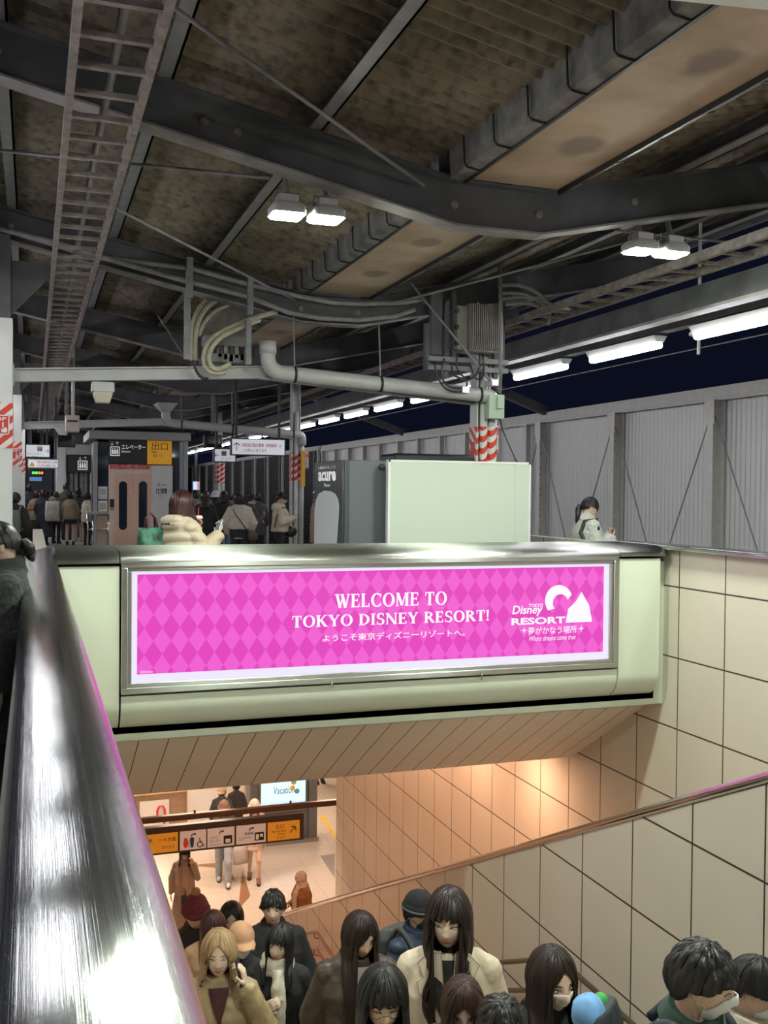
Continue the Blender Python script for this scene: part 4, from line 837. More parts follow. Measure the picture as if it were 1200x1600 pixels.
# ================================================================ VENDING MACHINE, SCREEN
YV = 9.05
t = thing('vending_machine', 'dark grey drink vending machine lettered acure behind the parapet', 'vending machine', (2.96, 9.5, 0)); vm = mat('vending_grey', (.055, .062, .072), .35)
vml = mat('vending_side_grey', (.11, .12, .135), .4)
MB().box(2.77, 3.17, YV, YV+1.02, 0, 1.85).build('cabinet', vml, t, bevel=.012)
MB().box(2.735, 2.775, YV+.01, YV+1.01, .05, 1.85).build('front_panel', vm, t, bevel=.01)
MB().box(2.75, 2.80, YV-.012, YV+.01, .02, 1.85).build('corner_trim', vm, t, bevel=.006)
MB().prism([(YV+u, z) for u, z in ((.32, .3), (.98, .3), (.98, 1.36), (.93, 1.46), (.82, 1.53), (.62, 1.56), (.40, 1.555), (.24, 1.53), (.15, 1.48), (.11, 1.41))], (2.731, 0, 0), (0, 1, 0), UZ, .004).build('white_window', mat('display_white', (.78, .80, .82), .3), t)
text('lettering', 'acure', (2.733, YV+.84, 1.655), (0, -1, 0), UZ, whiteink, t, .62, .095, bold=.03); text('lettering', 'Pass', (2.733, YV+.62, 1.60), (0, -1, 0), UZ, whiteink, t, .2, .03); text('lettering', 'いま飲みたいを、ここに', (2.733, YV+.84, 1.775), (0, -1, 0), UZ, whiteink, t, .62, .03)
c = at(596, 730, Y=YV); mb = MB(); mb.tube([(c.x, YV-.012, c.z), (c.x, YV+.01, c.z)], .032, 18); mb.build('lock', black, t, smooth=2)
MB().tube([(c.x, YV-.016, c.z), (c.x, YV-.012, c.z)], .022, 18).build('lock_face', vm, t, smooth=2)
YP = 8.85
t = thing('screen_panel', 'large plain pale green screen panel beside the vending machine', 'screen', (3.95, YP, 0))
a = at(607, 718, Y=YP); b = at(829, 724, Y=YP)
MB().box(a.x, b.x, YP, YP+.05, 0, a.z-.01).build('board', mat('pale_green_enamel_board', (.52, .56, .50), .22, coat=.3), t, bevel=.006)
MB().box(a.x-.004, a.x+.02, YP-.006, YP+.055, 0, a.z).build('edge_frame', white, t); MB().box(b.x-.02, b.x+.004, YP-.006, YP+.055, 0, a.z).build('edge_frame', white, t)
MB().box(a.x, b.x, YP-.006, YP+.055, a.z-.02, a.z).build('top_frame', white, t)
c = at(806, 780, Y=YP); MB().box(c.x-.012, c.x+.012, YP-.004, YP, 0, a.z-.02).build('joint_strip', mat('pale_green_enamel_board', (0, 0, 0)), t)
a2 = at(608, 709, Y=9.5); b2 = at(728, 720, Y=9.5)
t = thing('drink_machine', 'dark topped machine hidden behind the pale screen panel', 'machine', ((a2.x+b2.x)/2, 9.5, 0))
MB().box(a2.x, b2.x, 9.3, 9.7, 0, 1.83).build('cabinet', vm, t); MB().box(a2.x-.02, b2.x+.0, 9.26, 9.74, 1.83, a2.z).build('lid', black, t, bevel=.03)
MB().tube([(b2.x-.02, 9.5, a2.z-.06), (b2.x+.09, 9.5, a2.z-.06)], .03, 12).build('hose_stub', blackcable, t, smooth=True)
# ================================================================ FENCE ON THE FAR SIDE OF THE TRACK
XF = 8.8
t = thing('trackside_fence', 'tall pale corrugated metal fence beyond the track', 'fence', (XF, 20, -1.15)); fpaint = mat('fence_frame_paint', (.56, .55, .53), .5, var=.06)
mb = MB(); rs = []
for k in range(int((31.6+4)/.025)):
    y = -4+.025*k; x = XF+.12+(.012 if k % 4 in (0, 1) else 0); rs.append([(x, y, -1.1), (x, y, 2.86)])
mb.rings(rs, cap=False, closed=False); mb.build('sheet_panel', fence_m, t)
mb = MB(); mb.box(XF+.02, XF+.30, -4, 31.7, 2.86, 3.04); mb.box(XF+.0, XF+.02, -4, 31.7, 2.84, 2.88); mb.build('top_rail', fpaint, t, bevel=.006)
for k in range(-5, 5):
    y = 11.56+2.48*k
    if k >= 3: continue
    mb = MB(); mb.box(XF-.09, XF-.075, y-.06, y+.06, -1.15, 2.86); mb.box(XF-.075, XF+.10, y+.045, y+.06, -1.15, 2.86); mb.box(XF+.09, XF+.105, y-.06, y+.06, -1.15, 2.86); po = mb.build('post', fpaint, t)
    mb = MB(); mb.prism([(-.09, 2.86), (.12, 2.86), (.12, 2.62), (-.09, 2.52)], (XF-.10, 0, 0), (0, 0, 0) if False else (0, 1, 0), UZ, .008)
    for v in range(len(mb.v)): mb.v[v] = (mb.v[v][0], mb.v[v][1]+y, mb.v[v][2])
    mb.build('gusset_plate', fpaint, po)
    b = MB()
    for j in range(7): b.tube([(XF-.02, y+.036, .0+.38*j), (XF-.02, y+.046, .0+.38*j)], .016, 8); b.tube([(XF-.02, y+.036, .12+.38*j), (XF-.02, y+.046, .12+.38*j)], .016, 8)
    b.build('bolt_holes', black, po)
    for s in (-1, 1):
        MB().tube([(XF-.05, y+s*.05, 2.62), (XF-.05, y+s*1.24, .25)], .011, 6).build('brace_rod', greysteel, t)
for k in range(11):
    y = 17.75+1.42*k-.6; mb = MB(); mb.box(XF-.04, XF-.03, y-.05, y+.05, -1.15, 2.86); mb.box(XF-.03, XF+.1, y+.03, y+.05, -1.15, 2.86); mb.build('post', fpaint, t)
t = thing('louvre_fence', 'long dark slatted fence with pale posts far behind the waiting people', 'fence', (XF, 50, -1.15)); slat = mat('dark_louvre', (.10, .10, .115), .45)
mb = MB()
for k in range(34): z = -1.0+.115*k; mb.add([(XF+.08, 31.8, z), (XF+.08, 75, z), (XF+.0, 75, z+.10), (XF+.0, 31.8, z+.10), (XF+.09, 31.8, z), (XF+.09, 75, z), (XF+.01, 75, z+.10), (XF+.01, 31.8, z+.10)], [(0, 1, 2, 3), (7, 6, 5, 4), (0, 4, 5, 1), (2, 6, 7, 3), (1, 5, 6, 2), (3, 7, 4, 0)])
mb.build('slats', slat, t)
MB().box(XF+.1, XF+.13, 31.8, 75, -1.1, 2.9).build('backing', black, t); MB().box(XF-.03, XF+.2, 31.7, 75, 2.9, 3.04).build('top_rail', fpaint, t)
for k in range(18):
    y = 31.8+2.48*k; MB().box(XF-.06, XF+.02, y-.05, y+.05, -1.15, 2.92).build('post', fpaint, t); MB().box(XF-.04, XF+.02, y+.5, y+.56, -1.15, 2.92).build('mullion', greysteel, t)
for i, (y, xs) in enumerate(((16.5, 5.9), (24.0, 5.9))):
    o = MB().bar((XF+.05, y, 3.06), (6.1, y-.3, 3.95), .12, .16).build('strut_beam', steel); tag(o, 'dark steel strut from the canopy edge down to the fence top, %s' % ('nearer one beside the green switch box' if i == 0 else 'farther one above the vending machine'), 'strut')
for i, (x, z) in enumerate(((7.4, 3.65), (7.7, 3.35), (7.35, 3.72))):
    o = MB().tube([(x, -4, z), (x, 70, z)], .008, 6).build('overhead_wire', greycable); tag(o, '%s of the overhead wires above the track' % ('uppermost' if i == 2 else 'lowest' if i == 1 else 'middle'), 'wire', 'overhead wires')
c = at(1092, 527, X=6.6); t = thing('wire_insulator', 'small disc insulator fitting between the two right fluorescent lamps', 'insulator', c)
MB().tube([(c.x, c.y, c.z+.02), (c.x, c.y, c.z+.05)], .1, 14).build('disc', offwhite, t, smooth=2); MB().tube([(c.x, c.y, c.z-.18), (c.x, c.y, gb(c.x)+.42)], .018, 8).build('stem', offwhite, t)
# hanging white box whose corner shows at the top right
A = at(1035, -1, Y=2.9); B = at(1260, 22, Y=2.9); z = A.z
t = thing('hanging_box', 'pale box hanging at the very top right corner of the photo', 'box', (A.x, 2.6, z)); q = [Vector((A.x, 2.9, A.z)), Vector((B.x, 2.9, B.z)), Vector((B.x, 2.3, B.z)), Vector((A.x, 2.3, A.z))]
MB().add([tuple(v) for v in q]+[(v.x, v.y, v.z+.14) for v in q], [(0, 1, 2, 3), (7, 6, 5, 4), (0, 4, 5, 1), (1, 5, 6, 2), (2, 6, 7, 3), (3, 7, 4, 0)]).build('case', white, t)
for x in (A.x+.1, B.x-.1): MB().tube([(x, 2.6, z+.1), (x, 2.6, gb(x)+.42)], .012, 6).build('hanger_rod', greysteel, t)
# ================================================================ LOWER HALL
YS = 17.36
hw = mat('hall_sign_white', (.62, .60, .60), .5, emit=(.9, .85, .9), es=.06); hy = mat('hall_sign_yellow', (.72, .36, .03), .5, emit=(.8, .38, .03), es=.08)  # faint glow put into the faces, though no lamp lights them from inside
t = thing('hanging_sign_rail', 'brown rail across the foot of the stair carrying the guide signs', 'sign', (3.6, YS, -4.8))
p0 = at(180, 1287, Y=YS); p1 = at(529, 1255, Y=YS)
zr = (p0.z+p1.z)/2
MB().box(.3, p1.x, YS, YS+.10, zr-.05, zr+.05).build('rail', warmdark, t, bevel=.012)
for x, y in ((305, 1272), (455, 1258)): q = at(x, y, Y=YS); MB().tube([(q.x, YS+.05, zr+.05), (q.x, YS+.05, zr+.10)], .02, 8).build('stud', warmdark, t)
q0 = at(200, 1300, Y=YS); q1 = at(474, 1310, Y=YS); zt = at(474, 1270, Y=YS).z; zb = at(474, 1311, Y=YS).z
MB().box(.3, q1.x, YS-.02, YS+.10, zb, zt).build('sign_case', mat('dark_brown_case', (.045, .028, .022), .4), t)
for k, (x0, x1, m_) in enumerate(((205, 278, hy), (281, 322, hw), (324, 366, hw), (369, 415, hw), (418, 468, hy))):
    a = at(x0, 1305, Y=YS-.02); b = at(x1, 1305, Y=YS-.02); z0, z1 = zb+.035, zt-.11; wd = b.x-a.x; h = z1-z0
    pn = MB().box(a.x, b.x, YS-.03, YS-.021, z0, z1).build('sign_face', m_, t); Yq = YS-.031
    if k == 0:
        text('lettering', '地下鉄', (a.x+.05*wd, Yq, z0+.58*h), UX, UZ, ink, pn, .4*wd, .2*h); text('lettering', 'ート方面', (a.x+.58*wd, Yq, z0+.56*h), UX, UZ, ink, pn, .38*wd, .22*h); text('lettering', 'のりかえ', (a.x+.66*wd, Yq, z0+.18*h), UX, UZ, ink, pn, .27*wd, .17*h)
    if k in (1, 2, 3):
        mb = MB(); c = (a.x+.5*wd, z0+.80*h); s = .17*h
        mb.tube([(c[0]-.5*s, Yq, c[1]-.7*s), (c[0]-.5*s+.1*s, Yq, c[1]-.2*s), (c[0], Yq, c[1]+.1*s), (c[0]+.5*s, Yq, c[1]+.1*s)], .09*s+.004, 6); mb.prism([(.4*s, -.35*s), (1.0*s, .1*s), (.4*s, .55*s)], (c[0], Yq-.004, c[1]), UX, UZ, .004); mb.build('arrow', ink, pn)
    if k == 1:
        for xx, cm in ((.22, redm), (.46, mat('navy_pictogram', (0, 0, 0)))):
            mb = MB(); x = a.x+xx*wd; mb.ell((x, Yq, z0+.56*h), (.020, .004, .022), 10, 6); mb.prism([(-.022, 0), (.022, 0), (.034, .10), (.034, .17), (-.034, .17), (-.034, .10)] if cm is not redm else [(-.015, 0), (.015, 0), (.045, .07), (.022, .17), (-.022, .17), (-.045, .07)], (x, Yq-.002, z0+.12*h), UX, UZ, .003); mb.build('pictogram', cm, pn)
        mb = MB(); x = a.x+.34*wd; mb.box(x-.004, x+.004, Yq-.002, Yq, z0+.12*h, z0+.55*h); mb.build('pictogram', ink, pn)
        wheelchair(pn, a.x+.78*wd, z0+.32*h, .48*h, Yq, ink)
    if k == 2:
        text('lettering', 'コイン\nロッカー', (a.x+.10*wd, Yq, z0+.25*h), UX, UZ, ink, pn, .42*wd, .34*h); text('lettering', 'Coin Lockers', (a.x+.10*wd, Yq, z0+.10*h), UX, UZ, ink, pn, .4*wd, .07*h)
        MB().box(a.x+.60*wd, a.x+.92*wd, Yq-.003, Yq, z0+.12*h, z0+.56*h).build('pictogram', ink, pn); MB().box(a.x+.67*wd, a.x+.85*wd, Yq-.005, Yq-.003, z0+.18*h, z0+.38*h).build('pictogram', whitefilm, pn)
    if k == 3:
        text('lettering', '精算機', (a.x+.28*wd, Yq, z0+.45*h), UX, UZ, ink, pn, .3*wd, .17*h); text('lettering', 'Fare Adjustment\nMachine', (a.x+.08*wd, Yq, z0+.2*h), UX, UZ, ink, pn, .42*wd, .17*h)
        MB().box(a.x+.62*wd, a.x+.94*wd, Yq-.003, Yq, z0+.12*h, z0+.56*h).build('pictogram', ink, pn); MB().box(a.x+.66*wd, a.x+.76*wd, Yq-.005, Yq-.003, z0+.18*h, z0+.46*h).build('pictogram', whitefilm, pn); MB().box(a.x+.80*wd, a.x+.90*wd, Yq-.005, Yq-.003, z0+.3*h, z0+.46*h).build('pictogram', whitefilm, pn)
    if k == 4:
        text('lettering', '北口', (a.x+.24*wd, Yq, z0+.64*h), UX, UZ, ink, pn, .26*wd, .22*h); text('lettering', 'North Exit', (a.x+.12*wd, Yq, z0+.44*h), UX, UZ, ink, pn, .45*wd, .12*h); text('lettering', '북쪽 출구', (a.x+.3*wd, Yq, z0+.28*h), UX, UZ, ink, pn, .25*wd, .1*h); text('lettering', '北 出口', (a.x+.28*wd, Yq, z0+.10*h), UX, UZ, ink, pn, .28*wd, .1*h)
        c = (a.x+.78*wd, z0+.52*h); arrow(pn, c, .62*h, -45, ink, Yq-.003)
# backlit poster case and its dark pillar
YA = 22.3
a = at(408, 1219, Y=YA); b = at(477, 1262, Y=YA); l = at(392, 1200, Y=YA); r = at(495, 1200, Y=YA)
t = thing('poster_case', 'dark pillar with a bright blue and white backlit poster in the lower hall', 'poster case', ((l.x+r.x)/2, YA, -6.45)); dg = mat('hall_grey_steel', (.13, .125, .12), .4)
MB().box(l.x, r.x, YA+.05, YA+.6, -6.45, -3.45).build('pillar', dg, t); MB().box(a.x-.05, b.x+.05, YA, YA+.05, b.z-.05, -3.5).build('frame', dg, t)
g = G('backlit_sky_poster', (.03, .03, .03), .4); p, pv = g.pos(); f_ = g.n('MapRange'); g.l(p[2], f_.inputs[0]); f_.inputs[1].default_value = b.z+.02; f_.inputs[2].default_value = b.z+.22
g.l(g.mix(f_.outputs[0], (.10, .38, .75), (.72, .92, 1.0)), g.b.inputs['Emission Color']); g.b.inputs['Emission Strength'].default_value = 1.15
pn = MB().box(a.x, b.x, YA-.01, YA-.001, b.z, a.z+.12).build('poster', g.m, t)
c = at(428, 1240, Y=YA-.01); text('lettering', 'Vacation', (c.x, YA-.011, c.z-.02), UX, UZ, mat('poster_navy', (.03, .12, .3), .5), pn, .48, .16, shear=.2)
for x, y, cm in ((457, 1231, yellow), (459, 1222, mat('poster_green', (.3, .45, .2), .5)), (464, 1236, mat('poster_sky', (.15, .4, .65), .5))):
    q = at(x, y, Y=YA-.01); MB().prism([(q.x+.06*math.cos(i), q.z+.06*math.sin(i)) for i in np.linspace(0, 2*PI, 12)[:-1]], (0, YA-.012, 0), UX, UZ, .003).build('balloon', cm, pn)
c = at(415, 1259, Y=YA-.01); text('lettering', 'Packages Guide', (c.x, YA-.011, c.z-.03), UX, UZ, whiteink, pn, .8, .07, bold=.02)
MB().box(l.x-.05, r.x+.03, YA-.12, YA+.0, -6.45, -6.36).build('plinth', mat('hall_base_steel', (.4, .38, .35), .3, .8), t)
MB().box(at(478, 1250, Y=YA).x+.06, r.x, YA-.06, YA+.05, -6.36, -3.45).build('side_panel', dg, t)
YB = 23.9
q0 = at(385, 1230, Y=YB); q1 = at(394, 1230, Y=YB); o = MB().box(q0.x, q1.x, YB, YB+.3, -6.45, -3.4).build('hall_pillar', mat('salmon_hall_panel', (.55, .36, .27), .5)); tag(o, 'narrow salmon pillar left of the bright poster in the lower hall', 'pillar')
a = at(230, 1243, Y=YB); b = at(291, 1290, Y=YB)
t = thing('temporary_hoarding', 'brown framed hoarding with a red U turn arrow notice in the lower hall', 'hoarding', ((a.x+b.x)/2, YB, -6.45))
MB().box(a.x-.6, b.x, YB, YB+.05, -6.4, a.z).build('board', mat('kraft_board', (.36, .24, .15), .7, var=.15), t)
mb = MB(); mb.tube([(a.x-.6, YB-.02, a.z+.02), (b.x, YB-.02, a.z+.03), (b.x, YB-.02, -6.45)], .03, 8); mb.build('frame', mat('brass_frame', (.5, .3, .16), .35, .6), t, smooth=True)
p0 = at(232, 1252, Y=YB-.03); p1 = at(264, 1290, Y=YB-.03); sh = MB().box(p0.x-.2, p1.x, YB-.04, YB-.001, p1.z, p0.z).build('notice_sheet', whitefilm, t)
c = at(252, 1270, Y=YB-.05); mb = MB(); mb.tube([(c.x-.09, YB-.045, c.z-.16), (c.x-.09, YB-.045, c.z+.06), (c.x-.05, YB-.045, c.z+.15), (c.x+.03, YB-.045, c.z+.16), (c.x+.08, YB-.045, c.z+.08), (c.x+.08, YB-.045, c.z-.12)], .026, 6); mb.prism([(0, -.2), (.18, -.02), (0, -.08), (-.1, 0)], (c.x+.06, YB-.05, c.z-.08), UX, UZ, .006); mb.build('arrow', redtext, sh)
a = at(293, 1228, Y=YB+.3); b = at(340, 1280, Y=YB+.3); o = MB().add([(a.x, YB+.3, -6.45), (b.x-.1, YB+.3, -6.45), (b.x+.1, YB+.3, a.z), (a.x, YB+.3, a.z), (a.x, YB+.36, -6.45), (b.x-.1, YB+.36, -6.45), (b.x+.1, YB+.36, a.z), (a.x, YB+.36, a.z)], [(0, 1, 2, 3), (7, 6, 5, 4), (0, 4, 5, 1), (1, 5, 6, 2), (2, 6, 7, 3), (3, 7, 4, 0)]).build('white_board', whitefilm); tag(o, 'plain white board leaning beside the brown hoarding in the lower hall', 'board')
# ================================================================ PEOPLE
def lerp(a, b, t): return a+(b-a)*t
skin_mats = {}
def skin(k='fair'):
    c = {'fair': (.66, .45, .345), 'light': (.71, .515, .41), 'tan': (.45, .26, .17)}[k]
    return mat('skin_'+k, c, .5, spec=.35, var=.05, vs_=30)
def hair_mat(name, c):
    if name in MATS: return MATS[name]
    g = G(name, c, .38); tc = g.n('TexCoord'); mp = g.n('Mapping'); mp.inputs['Scale'].default_value = (90, 2.5, 1); g.l(tc.outputs['UV'], mp.inputs[0])
    nz = g.noise(mp.outputs[0], 1.0, 3); g.col(g.mix(nz, tuple(x*.35 for x in c), tuple(min(1, x*1.9) for x in c))); g.bump(nz, .8, .004); g.b.inputs['Specular IOR Level'].default_value = .4
    return g.m
HAIR = {'black': (.012, .010, .010), 'darkbrown': (.017, .009, .007), 'brown': (.040, .018, .013), 'redbrown': (.040, .013, .012), 'blonde': (.34, .21, .11), 'ash': (.14, .09, .06)}
def fuse(mb, vox, sm=2, fac=.5):
    """overlapping closed shapes -> one continuous skin"""
    me = bpy.data.meshes.new('tmp'); me.from_pydata(mb.v, [], mb.f)
    o = bpy.data.objects.new('tmp', me); COL.objects.link(o)
    r = o.modifiers.new('r', 'REMESH'); r.mode = 'VOXEL'; r.voxel_size = vox; r.adaptivity = 0
    if sm: s = o.modifiers.new('s', 'SMOOTH'); s.iterations = sm; s.factor = fac
    dg_ = bpy.context.evaluated_depsgraph_get(); n = bpy.data.meshes.new_from_object(o.evaluated_get(dg_))
    bpy.data.objects.remove(o); bpy.data.meshes.remove(me)
    return n
def put(me, name, mats, parent, smooth=True):
    me.name = name; me.materials.clear()
    for m_ in (mats if isinstance(mats, (list, tuple)) else [mats]): me.materials.append(m_)
    me.polygons.foreach_set('use_smooth', [smooth]*len(me.polygons))
    o = bpy.data.objects.new(name, me); COL.objects.link(o); o.parent = parent; o['_w'] = [0., 0., 0.]; return o
def wrinkle(me, amp, fr, sq=(1, 1, 1), quilt=0., qp=.09, seed=0):
    n = len(me.vertices); co = np.empty(n*3); me.vertices.foreach_get('co', co); co = co.reshape(-1, 3)
    no = np.empty(n*3); me.vertex_normals.foreach_get('vector', no); no = no.reshape(-1, 3)
    d = np.array([noise.noise(Vector((c[0]*fr*sq[0]+seed, c[1]*fr*sq[1], c[2]*fr*sq[2]))) + .5*noise.noise(Vector((c[0]*fr*2.3+seed, c[1]*fr*2.3, c[2]*fr*1.7))) for c in co])*amp
    if quilt: d += quilt*(np.abs(np.sin(co[:, 2]*PI/qp+.6*np.sin(co[:, 0]*9)))-.6)
    co = co+no*d[:, None]; me.vertices.foreach_set('co', co.ravel()); me.update()
def smooth(P_, n=5):
    P_ = [Vector(p) for p in P_]; Q = []
    for i in range(len(P_)-1):
        p0 = P_[max(i-1, 0)]; p1 = P_[i]; p2 = P_[i+1]; p3 = P_[min(i+2, len(P_)-1)]
        for k in range(n):
            s = k/n; Q.append(.5*((2*p1)+(p2-p0)*s+(2*p0-5*p1+4*p2-p3)*s*s+(-p0+3*p1-3*p2+p3)*s**3))
    return Q+[P_[-1]]
class Head:
    """a head of 0.23 m, local front -y, turned by M about the neck"""
    def __init__(s, c, M, k=1.0): s.c = Vector(c); s.M = M; s.k = k
    def loc(s, d):
        x, y, z = d; px, py, pz = .072*x, .093*y, .115*z
        if z < 0:
            q = -z; px *= 1-.30*q**1.6; py *= (1-.45*q**1.2) if y > 0 else (1-.10*q*q)
        f = max(0., -y)**2; X, Z = px, pz; e = math.exp
        py -= f*e(-(X/.0115)**2)*(.019*e(-((Z+.028)/.013)**2)+.008*e(-((Z+.004)/.018)**2))
        py -= f*.006*e(-((abs(X)-.011)/.006)**2-((Z+.033)/.007)**2)
        py += f*.007*e(-((abs(X)-.032)/.016)**2-((Z-.006)/.011)**2)
        py -= f*.003*e(-((abs(X)-.03)/.02)**2-((Z-.026)/.008)**2)
        py -= f*.004*e(-((abs(X)-.035)/.018)**2-((Z+.03)/.02)**2)
        py -= f*.005*e(-(X/.022)**2-((Z+.058)/.010)**2); py -= f*.006*e(-(X/.02)**2-((Z+.095)/.014)**2)
        return Vector((px, py, pz))
    def W(s, v): return s.M @ (Vector(v)*s.k)+s.c
    def pt(s, d, off=0.):
        d = Vector(d).normalized(); p = s.loc(d); return s.W(p+d*off)
    def face(s, X, Z, off=0.):
        z = Z/.115; k = 1-.30*(-z)**1.6 if z < 0 else 1; x = X/(.072*k); y = -math.sqrt(max(.02, 1-x*x-z*z)); p = s.loc((x, y, z)); p.y -= off; return s.W(p)
    def mesh(s, mb, n=40, m_=36):
        rs = []
        for i in range(m_+1):
            t = PI*(.015+.97*i/m_)-PI/2; rs.append([s.W(s.loc((math.cos(t)*math.sin(2*PI*j/n), -math.cos(t)*math.cos(2*PI*j/n), math.sin(t)))) for j in range(n)])
        mb.rings([list(reversed(r)) for r in rs])
def hand(mb, W, d, pn, thumb, curl, k, thin=1.):
    d = Vector(d).normalized(); pn = Vector(pn); pn = (pn-d*pn.dot(d)).normalized(); sd = d.cross(pn).normalized()
    if sd.dot(Vector(thumb)) < 0: sd = -sd
    W = Vector(W); fl = (.068, .076, .072, .056); r0 = .0088*thin
    for i in range(4):
        o = (.5-i/3)*.056; kn = W+d*.085*k+sd*o*k-pn*(.004 if i in (1, 2) else 0)*k
        mb.capsule(W+d*.008*k+sd*o*.55*k, kn, .0135*k, .0108*k, 8)
        p = kn; a = curl*.55
        for j, fr in enumerate((.45, .32, .23)):
            dr = d*math.cos(a)+pn*math.sin(a)+sd*o*.6; q = p+dr.normalized()*fl[i]*fr*k
            mb.capsule(p, q, (r0-.0008*j)*k, (r0-.0008*(j+1))*k, 8); p = q; a += curl*(.9-.1*i)
    b = W+d*.022*k+sd*.018*k; t1 = b+(d*.62+sd*.7+pn*.25).normalized()*.042*k; t2 = t1+(d*.85+sd*.25+pn*(.25+.3*curl)).normalized()*.034*k
    mb.capsule(b, t1, .0135*k, .0105*k, 8); mb.capsule(t1, t2, .0102*k, .008*k, 8)
ARMS = {  # elbow, wrist, hand direction, palm normal, curl    (for the +x side; metres for a 1.65 m person)
 'down': ((.235, .03, 1.09), (.235, -.03, .86), (0, -.15, -1), (-1, 0, 0), .45),
 'bent': ((.24, .02, 1.08), (.10, -.22, 1.08), (-.6, -.6, .15), (0, .5, -1), .8),
 'phone': ((.22, -.03, 1.08), (.08, -.26, 1.17), (-.25, -.55, .8), (-.4, .7, .4), .9),
 'cup': ((.22, -.06, 1.10), (.10, -.21, 1.28), (-.35, -.45, .75), (-.7, .4, .2), .85),
 'ear': ((.26, -.10, 1.15), (.145, -.12, 1.395), (-.2, .12, .95), (-1, .2, .1), .75),
 'chest': ((.24, -.02, 1.10), (.07, -.20, 1.20), (-.75, -.35, .45), (-.2, .9, -.2), 1.1),
 'bag': ((.25, .02, 1.08), (.23, -.14, .90), (0, -.3, -1), (-1, 0, 0), 1.4),
 'pocket': ((.27, .07, 1.10), (.21, -.05, .93), (-.4, -.5, -.7), (-1, .2, 0), .6),
 'lift': ((.24, -.10, 1.14), (.17, -.22, 1.40), (-.25, .1, .95), (-.7, .6, 0), .8),
 'rail': ((.30, -.05, 1.10), (.30, -.25, .95), (0, -.8, -.4), (0, 0, -1), .8)}
TORSO = [(.80, .150, .100, .01), (.90, .162, .112, .015), (1.02, .132, .094, 0), (1.14, .146, .104, 0), (1.25, .162, .108, 0), (1.33, .148, .086, .005), (1.385, .115, .066, .01), (1.42, .056, .052, .012)]
def tor(z):
    zs = [q[0] for q in TORSO]; return [float(np.interp(z, zs, [q[i] for q in TORSO])) for i in (1, 2, 3)]
NP = 0
